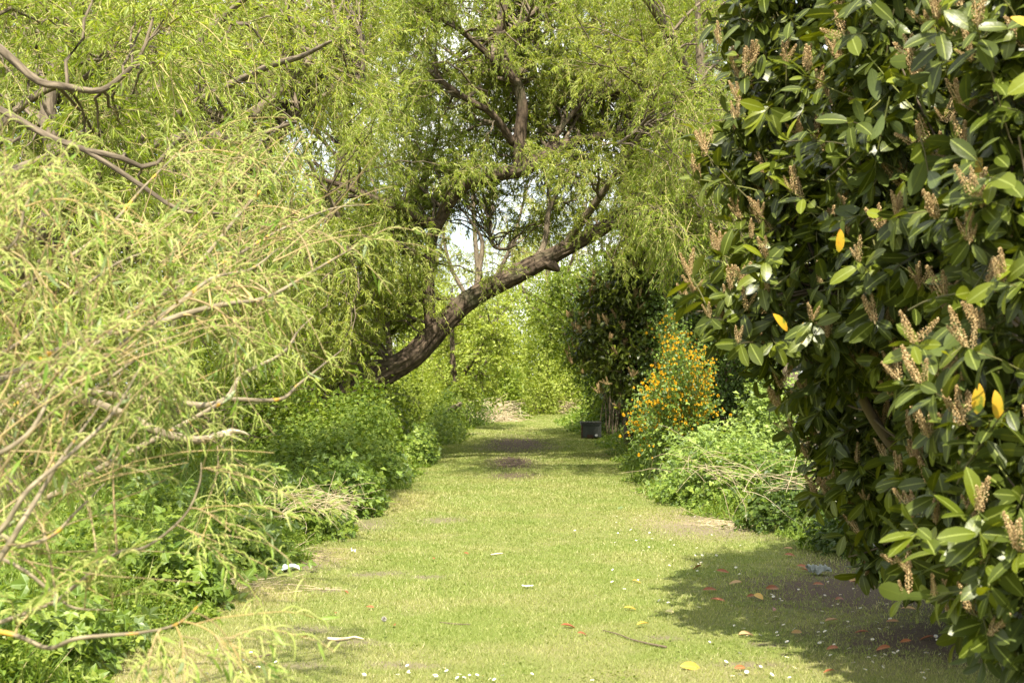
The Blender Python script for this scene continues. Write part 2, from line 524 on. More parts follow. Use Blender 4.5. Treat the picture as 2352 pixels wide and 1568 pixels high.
M['down'] = plain_mat('seed_down', (.62, .60, .55), .9, .1, .1, 60, .4)
M['paper'] = plain_mat('crumpled_paper', (.72, .80, .82), .75, .2, .06, 14)
M['film'] = plain_mat('crumpled_film', (.42, .46, .42), .3, .5, .2, 25, .45)
M['bin'] = plain_mat('bin_plastic', (.055, .061, .054), .5, .4, .25, 7)
M['bin_lid'] = plain_mat('bin_lid', (.085, .085, .072), .55, .4, .3, 9)
M['bin_rust'] = plain_mat('rusty_trim', (.085, .045, .03), .7, .3, .35, 14)

# ---------------------------------------------------------------- ground
# bare spots: centre x, y, radius x, y, strength
BARE = [(2.75, 10.9, 1.0, 1.25, 1.0), (3.0, 8.9, 1.1, .8, 1.0), (3.2, 12.4, .8, .8, .8), (0.05, 24.6, .50, .9, .9), (0.0, 28.8, .55, 3.0, 1.0), (0.1, 37.5, 1.15, 5.5, 1.0),
        (-.05, 44.0, .9, 1.6, .7), (-1.5, 45.0, .8, 1.3, .8), (0.35, 49.5, 1.0, 2.2, .65), (-1.75, 25.6, .32, .4, .8), (2.35, 31.5, .5, 1.3, .8), (1.2, 40.5, .7, .8, .5)]
# thin, mossy-brown worn spots in the lawn
WORN = [(-1.32, 9.15, .20, .16), (-1.02, 8.75, .22, .12), (-.62, 8.05, .18, .10), (-1.16, 8.0, .12, .10), (-1.15, 12.0, .24, .14), (-.82, 16.6, .26, .35), (-1.42, 11.1, .12, .12), (.95, 8.95, .10, .08),
        (-.7, 11.7, .14, .12), (1.35, 8.1, .16, .09), (1.55, 8.75, .10, .08), (-1.9, 12.6, .3, .5), (2.15, 15.6, .6, .9), (-1.75, 16.2, .35, .8), (2.45, 17.3, .55, .9), (2.2, 20.8, .35, 1.2)]
STRAWY = [(-1.95, 10.8, .35, 1.0), (-2.0, 8.0, .6, .8), (-1.85, 13.2, .4, .7), (2.0, 16.5, .7, 1.6), (1.0, 7.9, .6, .3, .5), (1.9, 8.0, .6, .4, .6), (-.9, 8.4, .5, .35, .5), (-1.5, 19.0, .4, 1.5)]

def spot_np(x, y, spots, r):
    f = np.zeros(len(x))
    for s in spots:
        d = np.sqrt(((x - s[0]) / s[2]) ** 2 + ((y - s[1]) / s[3]) ** 2)
        k = s[4] if len(s) > 4 else 1.0
        f = np.maximum(f, np.clip(1.5 - d + r.normal(size=len(x)) * .22, 0, 1) * k)
    return f

def lawn_nodes(nt):
    geo = nt.nodes.new('ShaderNodeNewGeometry')
    sep = nt.nodes.new('ShaderNodeSeparateXYZ'); nt.links.new(geo.outputs['Position'], sep.inputs[0])
    comb = nt.nodes.new('ShaderNodeCombineXYZ')
    nt.links.new(sep.outputs[0], comb.inputs[0]); nt.links.new(sep.outputs[1], comb.inputs[1])
    flat = comb.outputs[0]
    wob = math_n(nt, 'MULTIPLY', math_n(nt, 'SUBTRACT', noise(nt, flat, 6.5, 6, .7), .5), 2.4)
    def spots(lst, soft=.55):
        acc = None
        for s in lst:
            mp = nt.nodes.new('ShaderNodeMapping'); mp.vector_type = 'POINT'
            mp.inputs['Location'].default_value = (-s[0] / s[2], -s[1] / s[3], 0)
            mp.inputs['Scale'].default_value = (1 / s[2], 1 / s[3], 0)
            nt.links.new(flat, mp.inputs['Vector'])
            ln = nt.nodes.new('ShaderNodeVectorMath'); ln.operation = 'LENGTH'; nt.links.new(mp.outputs[0], ln.inputs[0])
            d = math_n(nt, 'ADD', ln.outputs['Value'], wob)
            mr = nt.nodes.new('ShaderNodeMapRange'); mr.interpolation_type = 'SMOOTHSTEP'
            mr.inputs['From Min'].default_value = 1.0 + soft; mr.inputs['From Max'].default_value = 1.0 - soft
            mr.inputs['To Max'].default_value = s[4] if len(s) > 4 else 1.0
            nt.links.new(d, mr.inputs['Value'])
            acc = mr.outputs[0] if acc is None else math_n(nt, 'MAXIMUM', acc, mr.outputs[0])
        return acc
    return geo, flat, spots

def ground_material():
    m, nt, out = new_mat('lawn_ground')
    geo, flat, spots = lawn_nodes(nt)
    fine = noise(nt, flat, 90, 3, .7)
    big = noise(nt, flat, .9, 5, .6)
    green = ramp(nt, [(.3, (.10, .14, .028)), (.7, (.19, .22, .055))], fine)
    straw = ramp(nt, [(.3, (.19, .165, .085)), (.7, (.33, .285, .16))], fine)
    earth = ramp(nt, [(.3, (.045, .032, .023)), (.55, (.095, .068, .050)), (.78, (.19, .145, .11))], noise(nt, flat, 45, 5, .75))
    f = ramp(nt, [(.42, (0, 0, 0)), (.68, (.55, .55, .55))], big)
    col = mixc(nt, f, green, straw)
    col = mixc(nt, spots(STRAWY, .8), col, straw)
    col = mixc(nt, math_n(nt, 'MULTIPLY', spots(WORN, .9), .75), col, (.17, .135, .10))
    col = mixc(nt, spots(BARE), col, earth)
    sep = nt.nodes.new('ShaderNodeSeparateXYZ'); nt.links.new(flat, sep.inputs[0])
    side = math_n(nt, 'ADD', math_n(nt, 'ABSOLUTE', sep.outputs[0]), math_n(nt, 'MULTIPLY', noise(nt, flat, 2.5, 4), .9))
    sf = nt.nodes.new('ShaderNodeMapRange'); sf.inputs['From Min'].default_value = 2.9; sf.inputs['From Max'].default_value = 3.5
    nt.links.new(side, sf.inputs['Value'])
    col = mixc(nt, sf.outputs[0], col, ramp(nt, [(.3, (.04, .035, .022)), (.7, (.12, .10, .06))], noise(nt, flat, 30, 4)))
    b = nt.nodes.new('ShaderNodeBump'); b.inputs['Strength'].default_value = .7; b.inputs['Distance'].default_value = .02
    nt.links.new(noise(nt, flat, 60, 4, .7), b.inputs['Height'])
    nt.links.new(bsdf(nt, col, .9, .1, b.outputs[0]), out.inputs['Surface'])
    return m

def blade_material():
    m, nt, out = new_mat('grass_blade')
    geo, flat, spots = lawn_nodes(nt)
    rn = attr(nt, 'rnd')
    green = ramp(nt, [(0, (.14, .195, .032)), (.45, (.24, .30, .075)), (.75, (.34, .37, .13)), (1, (.54, .50, .30))], rn)
    straw = ramp(nt, [(0, (.21, .24, .05)), (.5, (.37, .36, .13)), (1, (.54, .48, .26))], rn)
    big = noise(nt, flat, .9, 5, .6)
    f = ramp(nt, [(.42, (0, 0, 0)), (.70, (.55, .55, .55))], big)
    mid = ramp(nt, [(.48, (0, 0, 0)), (.75, (.55, .55, .55))], noise(nt, flat, 4.5, 4, .6))
    col = mixc(nt, f, green, straw)
    col = mixc(nt, mid, col, straw)
    col = mixc(nt, math_n(nt, 'MULTIPLY', spots(STRAWY, .8), .8), col, straw)
    pb = bsdf(nt, col, .5, .3)
    tl = nt.nodes.new('ShaderNodeBsdfTranslucent'); nt.links.new(mixc(nt, 1.0, col, (1.3, 1.3, .7), 'MULTIPLY'), tl.inputs['Color'])
    mx = nt.nodes.new('ShaderNodeMixShader'); mx.inputs[0].default_value = .35
    nt.links.new(pb, mx.inputs[1]); nt.links.new(tl.outputs[0], mx.inputs[2])
    nt.links.new(mx.outputs[0], out.inputs['Surface'])
    return m

def build_ground():
    xs = np.concatenate([np.linspace(-400, -12, 12), np.linspace(-10, 10, 121), np.linspace(12, 400, 12)])
    ys = np.concatenate([np.linspace(-60, -2, 6), np.linspace(0, 100, 251), np.linspace(110, 900, 14)])
    X, Y = np.meshgrid(xs, ys)
    V = np.stack([X.ravel(), Y.ravel(), ground_z(X.ravel(), Y.ravel())], 1)
    nx, ny = len(xs), len(ys)
    i, j = np.meshgrid(np.arange(nx - 1), np.arange(ny - 1))
    a = (j * nx + i).ravel()
    mb = MB(); mb.add(V, quads=np.stack([a, a + 1, a + nx + 1, a + nx], 1))
    o = mb.build('ground', ground_material(), smooth=True)
    o['kind'] = 'structure'
build_ground()

# path edges (depth, x)
EL = np.array([(3, -2.6), (7.6, -2.2), (10.7, -2.28), (12.4, -2.15), (14.1, -1.9), (16.3, -1.95), (20, -1.8), (27.5, -1.8), (37, -2.0), (47.5, -1.6), (58, -1.35), (80, -1.2)])
ER = np.array([(3, 2.6), (8, 3.6), (11.6, 3.1), (14.9, 2.9), (16.9, 2.4), (20.9, 1.95), (25, 2.1), (31.7, 2.3), (40, 2.45), (50, 2.0), (58, 1.9), (80, 3.5)])
def edge_l(y): return np.interp(y, EL[:, 0], EL[:, 1])
def edge_r(y): return np.interp(y, ER[:, 0], ER[:, 1])

def build_lawn():
    r = np.random.default_rng(3)
    n = 800000
    y = 6.6 * (78 / 6.6) ** r.uniform(0, 1, n) ** 1.15
    x = r.uniform(-3.0, 4.2, n)
    ok = (x > edge_l(y) - .3 + r.normal(size=n) * .08) & (x < edge_r(y) + .4 + r.normal(size=n) * .08)
    ok &= np.abs(x) < y * .38 + .4
    bare = spot_np(x, y, BARE, r); worn = spot_np(x, y, WORN, r)
    ok &= r.uniform(size=n) > bare * .96
    ok &= r.uniform(size=n) > worn * .8
    x, y = x[ok], y[ok]; k = len(x)
    patch = lump(np.stack([x, y, 0 * x], 1), 77, 1.6)
    h = (.011 + .019 * r.uniform(size=k) ** 1.6) * (1 + .25 * patch) * (1 + .010 * y)
    w = .0026 * np.maximum(1, y / 8.0) * r.uniform(.6, 1.3, k)
    a = r.uniform(0, 6.28, k); b = r.uniform(0, 6.28, k)
    lean = r.uniform(.15, 1.1, k) * h
    z = ground_z(x, y) - .004
    base = np.stack([x, y, z], 1)
    side = np.stack([np.cos(a), np.sin(a), 0 * a], 1) * w[:, None]
    tip = base + np.stack([np.cos(b) * lean, np.sin(b) * lean, h], 1)
    V = np.stack([base - side, base + side, tip], 1)
    mb = MB()
    rnd = np.clip(r.normal(.45, .25, k) + .12 * patch, 0, 1)
    mb.add(V.reshape(-1, 3), tris=np.arange(k * 3).reshape(-1, 3), rnd=np.repeat(rnd, 3))
    # broad little weed leaves low in the turf, in loose colonies
    nc = 260
    cy_ = 7.0 * (34 / 7.0) ** r.uniform(0, 1, nc); cx_ = r.uniform(-2.2, 3.2, nc)
    per = 38
    wx = np.repeat(cx_, per) + r.normal(size=nc * per) * .10; wy = np.repeat(cy_, per) + r.normal(size=nc * per) * .14
    okw = (wx > edge_l(wy)) & (wx < edge_r(wy)) & (spot_np(wx, wy, BARE, r) < .4)
    wx, wy = wx[okw], wy[okw]; kw = len(wx)
    put(mb, T_DIAMOND, np.stack([wx, wy, ground_z(wx, wy) + r.uniform(.004, .018, kw)], 1), r.normal(size=(kw, 3)) * [1, 1, .35], np.array([0, 0, 1.]) + r.normal(size=(kw, 3)) * .35, r.uniform(.012, .030, kw), np.clip(r.normal(.12, .12, kw), 0, 1))
    o = mb.build('grass', blade_material(), kind='stuff')
    tag(o, 'short mown grass covering the woodland path', 'grass', kind='stuff')
build_lawn()

# ---------------------------------------------------------------- generic tree
def grow(root, limbs, targets, r, leaf, leaf_m, twig_m, bark_m, tw=8, twlen=(.4, .9), droop=1.2, lv=20, lsize=.085, lw=1.0,
         catk=0, cat_len=.05, cat_m=None, tw_r=.0035, br_r=.012, reach=1.0, sides=5, up=.15, leaf_ang=.7, catw=.006, brush_names=True, rnd_shift=0.0, tmin=.25, shell=None, clump=0.25):
    """limbs: list of (curve (n,3), radii (n,)) that exist already; branches, twigs and leaves grow from them"""
    LP = np.vstack([c for c, _ in limbs]); LR = np.concatenate([q for _, q in limbs])
    LT = np.vstack([nrm(np.gradient(c, axis=0)) for c, _ in limbs])
    k = len(targets)
    cand = r.integers(0, len(LP), (k, 60))
    dist = np.linalg.norm(LP[cand] - targets[:, None], axis=2) * r.uniform(.8, 1.25, cand.shape)
    pick = cand[np.arange(k), dist.argmin(1)]
    S = LP[pick]; D = np.linalg.norm(targets - S, axis=1)
    ctrl = S + (targets - S) * .5 + np.array([0, 0, 1.0]) * (D * up)[:, None] + r.normal(size=(k, 3)) * (D * .10)[:, None]
    n = 9
    t = np.linspace(0, 1, n)[None, :, None]
    P = S[:, None] * (1 - t) ** 2 + ctrl[:, None] * 2 * t * (1 - t) + targets[:, None] * t * t
    P[:, 1:-1] += r.normal(size=(k, n - 2, 3)) * (D * .018)[:, None, None]
    r0 = np.minimum(LR[pick] * .6, br_r + .007 * D)
    mb = MB()
    tubes(mb, P, r0, tw_r * 1.2, sides, rnd=r.uniform(size=k))
    mb.build('branch_sprays', bark_m, root, smooth=True)
    # twigs
    m = k * tw
    idx = np.repeat(np.arange(k), tw)
    tt = tmin + (1 - tmin) * r.uniform(size=m) ** .8
    o, tg = along(P, idx, tt)
    d = nrm(tg * .55 + r.normal(size=(m, 3)) * .62 + np.array([0, 0, .1]))
    L = r.uniform(twlen[0], twlen[1], m)
    Q = curves(o, d, L, 6, droop * r.uniform(.5, 1.5, m), .12, r)
    mb = MB()
    tubes(mb, Q, tw_r, tw_r * .45, 3, rnd=r.uniform(size=m))
    mb.build('twig_sprays', twig_m, root)
    # leaves
    mb = MB()
    q = m * lv
    li = np.repeat(np.arange(m), lv)
    lt = .08 + .92 * r.uniform(size=q)
    p, tg = along(Q, li, lt)
    side = nrm(np.cross(tg, r.normal(size=(q, 3))))
    ld = nrm(tg * (1 - leaf_ang * .5) + side * leaf_ang + np.array([0, 0, -.25]) + r.normal(size=(q, 3)) * .15)
    no = nrm(np.array([0, 0, .7]) + r.normal(size=(q, 3)) * .6)
    rb = lump(o, 31, .9)[li] * .16
    rnd = np.clip(r.normal(.47 + rnd_shift, .2, q) + rb, 0, 1)
    sz = lsize * r.uniform(.6, 1.25, q)
    put(mb, leaf, p, ld, no, sz, rnd, wscale=lw)
    mb.build('foliage', leaf_m, root)
    if catk:
        mb = MB()
        q = m * catk
        ci = np.repeat(np.arange(m), catk)
        p, tg = along(Q, ci, .1 + .85 * r.uniform(size=q))
        side = nrm(np.cross(tg, r.normal(size=(q, 3))))
        cd = nrm(side * .8 + tg * .5 + np.array([0, 0, .25]))
        C = curves(p, cd, cat_len * r.uniform(.7, 1.3, q), 4, r.uniform(.5, 1.9, q), .10, r)
        tubes(mb, C, catw * .85, catw * .45, 3, rnd=np.clip(r.normal(.5, .22, q), 0, 1), power=2.5)
        mb.build('catkins', cat_m or M['catkin'], root)
    return P

def limb_part(root, name, pts, radii, mat, sides=14, rough=.06, seed=0, step=.08):
    mb = MB()
    c, rad, _ = limb_tube(mb, pts, radii, sides, rough, seed, step)
    mb.build(name, mat, root, smooth=True)
    return c, rad

def sub(c, n=40):
    return c[np.linspace(0, len(c) - 1, n).astype(int)]
def subr(c, n=40):
    return c[np.linspace(0, len(c) - 1, n).astype(int)]

# ---------------------------------------------------------------- the leaning willow over the path
def leaning_willow():
    r = np.random.default_rng(101)
    D = 29.0
    base = at(770, 1020, D); base[2] = ground_z(base[0], base[1])
    root = thing('leaning_willow_tree', 'big willow with a thick dark trunk leaning right across the path like an arch', 'tree', base)
    lim = []
    trunk = [tuple(base - np.array([.25, 0, .25])), tuple(at(800, 915, D)), tuple(at(868, 865, D)), tuple(at(950, 815, D)), tuple(at(1010, 752, D)), tuple(at(1090, 680, D)), tuple(at(1195, 625, D)),
             tuple(at(1290, 575, D)), tuple(at(1390, 520, D)), tuple(at(1460, 450, D)), tuple(at(1520, 330, D))]
    mb = MB()
    c, rad, _ = limb_tube(mb, trunk, [.36, .30, .27, .245, .225, .205, .19, .165, .14, .11, .07], 56, .13, 4, .035)
    # torn stub and burl under the trunk
    limb_tube(mb, [at(1245, 596, D), at(1272, 612, D - .06), at(1284, 622, D - .08)], [.15, .11, .04], 14, .3, 8, .03)
    mb.build('trunk', M['bark'], root, smooth=True)
    lim.append((sub(c), subr(rad)))
    L = [
        # second limb: rises from the trunk foot and arches right
        ([at(990, 765, D), at(984, 660, D + .1), at(990, 560, D + .2), at(1010, 505, D + .2), at(1055, 432, D), at(1125, 404, D), at(1195, 390, D), at(1245, 362, D), at(1300, 330, D + .2), at(1380, 312, D + .5), at(1470, 300, D + .8)], [.12, .12, .12, .13, .14, .15, .16, .14, .11, .08, .05]),
        ([at(1195, 390, D), at(1194, 320, D), at(1199, 250, D - .1), at(1188, 190, D - .2), at(1165, 150, D - .2), at(1146, 85, D - .3), at(1160, 10, D - .3), at(1170, -120, D)], [.15, .14, .12, .10, .085, .075, .06, .03]),
        ([at(1188, 195, D - .2), at(1150, 155, D - .5), at(1110, 115, D - .6), at(1050, 65, D - .8), at(985, 25, D - 1), at(900, -60, D - 1)], [.09, .08, .065, .05, .04, .02]),
        ([at(1180, 330, D), at(1130, 262, D - .4), at(1085, 235, D - .6), at(1020, 190, D - .8), at(1000, 150, D - .8), at(1005, 60, D - .8)], [.08, .075, .065, .05, .035, .015]),
        ([at(1150, 80, D - .3), at(1210, 45, D - .4), at(1250, 0, D - .4), at(1290, -80, D - .4)], [.05, .04, .03, .02]),
        ([at(1005, 520, D), at(960, 503, D - .3), at(880, 468, D - .6), at(808, 434, D - .8), at(700, 400, D - 1)], [.13, .12, .10, .07, .03]),
        ([at(985, 600, D), at(930, 575, D - .4), at(890, 551, D - .6), at(825, 547, D - .8), at(720, 532, D - 1.2)], [.09, .08, .06, .05, .02]),
        ([at(1240, 362, D), at(1340, 235, D + .4), at(1430, 205, D + .5), at(1520, 160, D + .6)], [.06, .05, .045, .02]),
        ([at(1095, 668, D), at(1100, 620, D + .2), at(1108, 560, D + .3), at(1090, 520, D + .3), at(1060, 480, D + .3)], [.075, .06, .045, .03, .015]),
        ([at(1225, 600, D), at(1250, 560, D + .2), at(1262, 480, D + .3), at(1300, 400, D + .2), at(1330, 300, D)], [.07, .06, .05, .035, .015]),
        ([at(1120, 500, D + 1), at(1130, 560, D + .8), at(1160, 572, D + .6), at(1185, 562, D + .5)], [.025, .035, .035, .03]),
        ([at(1390, 520, D), at(1470, 500, D - .6), at(1560, 470, D - 1.2), at(1650, 470, D - 1.8)], [.11, .09, .06, .02]),
        ([at(1300, 560, D), at(1400, 420, D - 1), at(1500, 260, D - 2), at(1560, 80, D - 3)], [.09, .07, .05, .02]),
        ([at(900, 850, D), at(880, 700, D + .8), at(830, 600, D - 1.4), at(770, 480, D - 2), at(700, 350, D - 2.5)], [.07, .06, .05, .04, .02]),
    ]
    for i, (p, q) in enumerate(L):
        c, rad = limb_part(root, 'limb', p, q, M['bark'] if i < 8 else M['bark_pale'], 12, .09, 20 + i, .07)
        lim.append((sub(c), subr(rad)))
    T = np.vstack([
        crown_points(250, [(900, -160), (1700, -160), (1700, 330), (1380, 390), (1000, 400), (820, 300)], 28.2, 34, r),
        crown_points(105, [(900, -160), (1700, -160), (1700, 330), (1380, 390), (1000, 400), (820, 300)], 25, 28.2, r),
        crown_points(125, [(820, 180), (1300, 180), (1190, 420), (1060, 470), (900, 560), (780, 520)], 28, 33, r),
        crown_points(80, [(1180, 400), (1600, 330), (1680, 520), (1500, 590), (1370, 560), (1260, 500)], 27.5, 33, r),
        crown_points(90, [(620, 400), (900, 440), (985, 600), (980, 720), (880, 800), (800, 880), (640, 920)], 28, 31.5, r),
        crown_points(46, [(620, 420), (930, 520), (900, 640), (860, 740), (800, 840), (700, 900), (600, 800)], 26, 28, r),
        crown_points(12, [(1290, 480), (1430, 440), (1440, 600), (1300, 600)], 27, 28.4, r), crown_points(14, [(920, 560), (1015, 540), (1010, 720), (930, 750)], 27.6, 28.6, r), crown_points(70, [(980, -160), (1420, -160), (1400, 330), (1050, 360)], 31, 37, r),
        crown_points(12, [(1000, 660), (1200, 560), (1230, 600), (1010, 740)], 27.4, 28.6, r)])
    tx = CX + T[:, 0] / T[:, 1] * F; ty = HY - (T[:, 2] - EYE) / T[:, 1] * F
    keep = np.ones(len(T), bool)
    for line in ([(868, 865), (1010, 752), (1090, 680), (1195, 625), (1390, 520)], [(1055, 432), (1195, 390), (1300, 330), (1440, 306)], [(1195, 390), (1199, 250), (1110, 115)], [(1180, 330), (1085, 235), (1000, 180)], [(808, 434), (1005, 520)], [(720, 532), (890, 551)]):
        lp = catmull(np.array(line, float), 40)
        dx = np.abs(tx[:, None] - lp[None, :, 0]); dy = lp[None, :, 1] - ty[:, None]
        near = ((dx < 60) & (dy > -40) & (dy < 120)).any(1)
        keep &= ~(near & (T[:, 1] < 29.4) & (r.uniform(size=len(T)) < (.80 if line[0][0] == 868 else .45)))
    T = T[keep]
    grow(root, lim, T, r, T_WILLOW, M['willow'], M['twig_willow'], M['bark_pale'], tw=13, twlen=(.45, 1.15), droop=1.0, lv=26, lsize=.11, lw=1.3, catk=9, cat_len=.08, catw=.0068, tw_r=.0045, br_r=.014, rnd_shift=.12)
leaning_willow()

# ---------------------------------------------------------------- other willows
def simple_willow(name, label, base, limbs, targs, seed, rad_trunk, bark='bark_pale', group=None, **kw):
    r = np.random.default_rng(seed)
    b = np.array([base[0], base[1], float(ground_z(base[0], base[1]))])
    root = thing(name, label, 'tree', b, group)
    lim = []
    for i, (p, q) in enumerate(limbs):
        c, rad = limb_part(root, 'trunk' if i == 0 else 'limb', p, q, M[bark], 12, .07, seed + i, .08)
        lim.append((sub(c), subr(rad)))
    T = np.vstack([crown_points(n, poly, d0, d1, r) for (n, poly, d0, d1) in targs])
    args = dict(leaf=T_WILLOW, leaf_m=M['willow'], twig_m=M['twig_willow'], bark_m=M[bark])
    args.update(kw)
    grow(root, lim, T, r, **args)
    return root

# left willow with many oblique limbs
simple_willow('spreading_willow_tree', 'spreading willow at the left with many oblique grey limbs rising to the right', (-4.6, 14.0),
    [([np.array([-4.9, 14.2, -.2]), at(-60, 800, 14), at(40, 620, 14), at(150, 440, 14), at(230, 353, 14), at(317, 248, 14), at(389, 176, 14), at(425, 130, 13.8), at(533, 22, 13.5), at(640, -60, 13)], [.22, .15, .11, .085, .068, .055, .047, .04, .03, .016]),
     ([at(230, 380, 14), at(300, 330, 13.8), at(360, 299, 13.5), at(461, 230, 13), at(612, 155, 12.5), at(691, 130, 12), at(760, 95, 11.5)], [.05, .045, .042, .036, .03, .022, .012]),
     ([at(180, 420, 14), at(266, 362, 13), at(414, 317, 12), at(482, 310, 11.7), at(562, 317, 11.3), at(680, 280, 11)], [.06, .05, .04, .03, .025, .012]),
     ([at(-120, 20, 9), at(0, 112, 9), at(83, 184, 9), at(144, 198, 9), at(223, 209, 9), at(270, 184, 9), at(324, 126, 9), at(352, 40, 9)], [.032, .028, .025, .023, .021, .018, .014, .008]),
     ([at(-120, 190, 8.5), at(0, 252, 8.5), at(119, 317, 8.5), at(198, 346, 8.5), at(317, 421, 8.5), at(414, 482, 8.5), at(522, 490, 8.5)], [.024, .022, .020, .018, .015, .011, .006]),
     ([at(-80, 380, 11), at(0, 288, 11), at(100, 209, 11), at(194, 180, 11), at(300, 60, 11)], [.036, .033, .03, .022, .010]),
     ([at(-60, 520, 12), at(0, 414, 12), at(90, 370, 12), at(144, 342, 12), at(330, 200, 12), at(470, 70, 12)], [.05, .045, .04, .036, .026, .012]),
     ([at(60, 640, 14), at(210, 500, 14.5), at(420, 380, 15), at(620, 230, 15.5), at(800, 40, 16)], [.12, .10, .08, .06, .025]),
     ([at(150, 440, 14), at(110, 250, 14), at(160, 60, 14), at(190, -120, 14)], [.10, .08, .06, .03]),
     ([at(420, 560, 16), at(560, 420, 16), at(700, 250, 16), at(824, 180, 16), at(826, 60, 16)], [.07, .06, .045, .03, .02]),
     ([at(198, 346, 8.5), at(270, 360, 8.5), at(345, 385, 8.6), at(400, 330, 8.6), at(425, 300, 8.6)], [.018, .018, .015, .012, .008])],
    [(230, [(-150, -150), (900, -150), (860, 200), (620, 400), (200, 420), (-150, 420)], 14.2, 20),
     (130, [(-150, 350), (520, 330), (760, 560), (640, 820), (200, 860), (-150, 700)], 13.5, 19),
     (26, [(-100, -100), (560, -100), (460, 180), (-100, 260)], 8.6, 12),
     (12, [(100, 300), (560, 380), (560, 520), (240, 480)], 8.8, 10.5)],
    202, .2, tw=13, twlen=(.4, .95), droop=.9, lv=22, lsize=.085, lw=1.15, catk=8, cat_len=.06, catw=.0042, tw_r=.0036, br_r=.012, rnd_shift=.02)

simple_willow('upright_willow_tree', 'upright willow with a thick rough vertical trunk showing behind the arch at upper right', (3.0, 34),
    [([np.array([3.0, 34, -.2]), at(1470, 700, 34), at(1462, 480, 34), at(1458, 380, 34), at(1455, 300, 34), at(1462, 220, 34), at(1490, 130, 34), at(1500, -60, 34), at(1510, -250, 34)], [.36, .32, .29, .27, .26, .22, .18, .12, .06]),
     ([at(1458, 310, 34), at(1390, 300, 33.5), at(1340, 272, 33), at(1290, 270, 33), at(1230, 180, 33)], [.14, .12, .09, .07, .03]),
     ([at(1465, 240, 34), at(1390, 130, 34), at(1370, 60, 34), at(1330, -40, 34)], [.12, .09, .07, .03]),
     ([at(1470, 200, 34), at(1560, 140, 33), at(1640, 150, 32), at(1700, 200, 31)], [.11, .09, .06, .03]),
     ([at(1460, 340, 34), at(1540, 280, 33), at(1620, 240, 32.5), at(1720, 120, 32)], [.11, .09, .06, .03]),
     ([at(1490, 130, 34), at(1560, 40, 34), at(1620, -60, 34)], [.10, .08, .03])],
    [(115, [(1150, -200), (1850, -200), (1800, 400), (1600, 560), (1380, 520), (1230, 330)], 30, 38)],
    303, .3, bark='bark', tw=12, twlen=(.6, 1.3), droop=1.2, lv=22, lsize=.12, lw=1.25, catk=6, cat_len=.08, catw=.0085, tw_r=.006, br_r=.016, leaf_m=M['willow_far'])

simple_willow('hanging_willow_tree', 'willow on the right verge drooping green shoots over the dark laurel', (4.5, 25),
    [([np.array([5.2, 25, -.2]), at(1800, 800, 25), at(1720, 560, 25), at(1640, 380, 25), at(1610, 150, 25), at(1600, -80, 25)], [.2, .17, .15, .12, .08, .03]),
     ([at(1620, 250, 25), at(1500, 20, 23), at(1350, -150, 21.5), at(1150, -260, 21), at(980, -300, 20.5)], [.09, .07, .06, .04, .02]),  # limb reaching out to the added crown above the frame
     ([at(1690, 560, 25), at(1620, 500, 24), at(1530, 480, 23.5), at(1450, 500, 23)], [.08, .06, .045, .02]),
     ([at(1640, 380, 25), at(1560, 300, 24), at(1500, 280, 23), at(1420, 330, 22.5)], [.07, .055, .04, .02]),
     ([at(1700, 600, 25), at(1760, 450, 24), at(1800, 300, 23)], [.08, .06, .03])],
    [(95, [(1400, 430), (1560, 330), (1820, 200), (1820, 640), (1640, 640), (1480, 600)], 21, 27),
     (60, [(1480, -120), (1850, -120), (1850, 350), (1560, 330)], 21, 27),
     (60, [(900, -420), (1560, -420), (1520, -40), (960, -40)], 19, 23.5)],  # unseen crown above the frame, added to throw shade on the path
    404, .2, tw=12, twlen=(.5, 1.1), droop=1.3, lv=22, lsize=.10, lw=1.15, catk=5, cat_len=.065, catw=.006, tw_r=.005, br_r=.013, leaf_m=M['willow'], rnd_shift=-.1)

for i, (bx, by, poly, d0, d1, lab, nT, sh) in enumerate([
    (-8.5, 24, [(-200, -200), (620, -200), (700, 300), (620, 640), (300, 860), (-200, 860)], 20, 27, 'leafy willow filling the gap behind the spreading willow at far left', 130, -.05),
    (-4.3, 31, [(560, -200), (1000, -200), (900, 260), (930, 460), (720, 880), (480, 860), (480, 300)], 30, 36, 'leafy willow standing behind the foot of the leaning willow', 150, -.1),
    ]):
    x0 = (by / F)
    top = np.array([bx + .6, by, 6.5])
    simple_willow('willow_tree', lab, (bx, by),
        [([np.array([bx, by, -.2]), np.array([bx + .15, by, 2.2]), np.array([bx + .3, by, 4.5]), top, top + [.2, 0, 3]], [.28, .24, .2, .13, .05]),
         ([np.array([bx + .1, by, 1.8]), np.array([bx + 1.1, by - .5, 3.6]), np.array([bx + 2.2, by - .8, 5.4]), np.array([bx + 2.8, by - 1, 7.0])], [.14, .12, .08, .03]),
         ([np.array([bx + .1, by, 1.2]), np.array([bx + 1.3, by - .6, 2.4]), np.array([bx + 2.4, by - 1.0, 3.0])], [.12, .09, .03]),
         ([np.array([bx + .1, by, 2.0]), np.array([bx - 1.1, by + .3, 3.6]), np.array([bx - 1.8, by + .6, 5.6])], [.13, .1, .03])],
        [(nT, poly, d0, d1)], 500 + i * 7, .25, bark='bark', group='willows behind the arch', tw=13, twlen=(.6, 1.3), droop=1.1, lv=20, lsize=.12, lw=1.3, catk=3, cat_len=.07, catw=.008, tw_r=.006, br_r=.015, leaf_m=M['willow'], rnd_shift=sh)

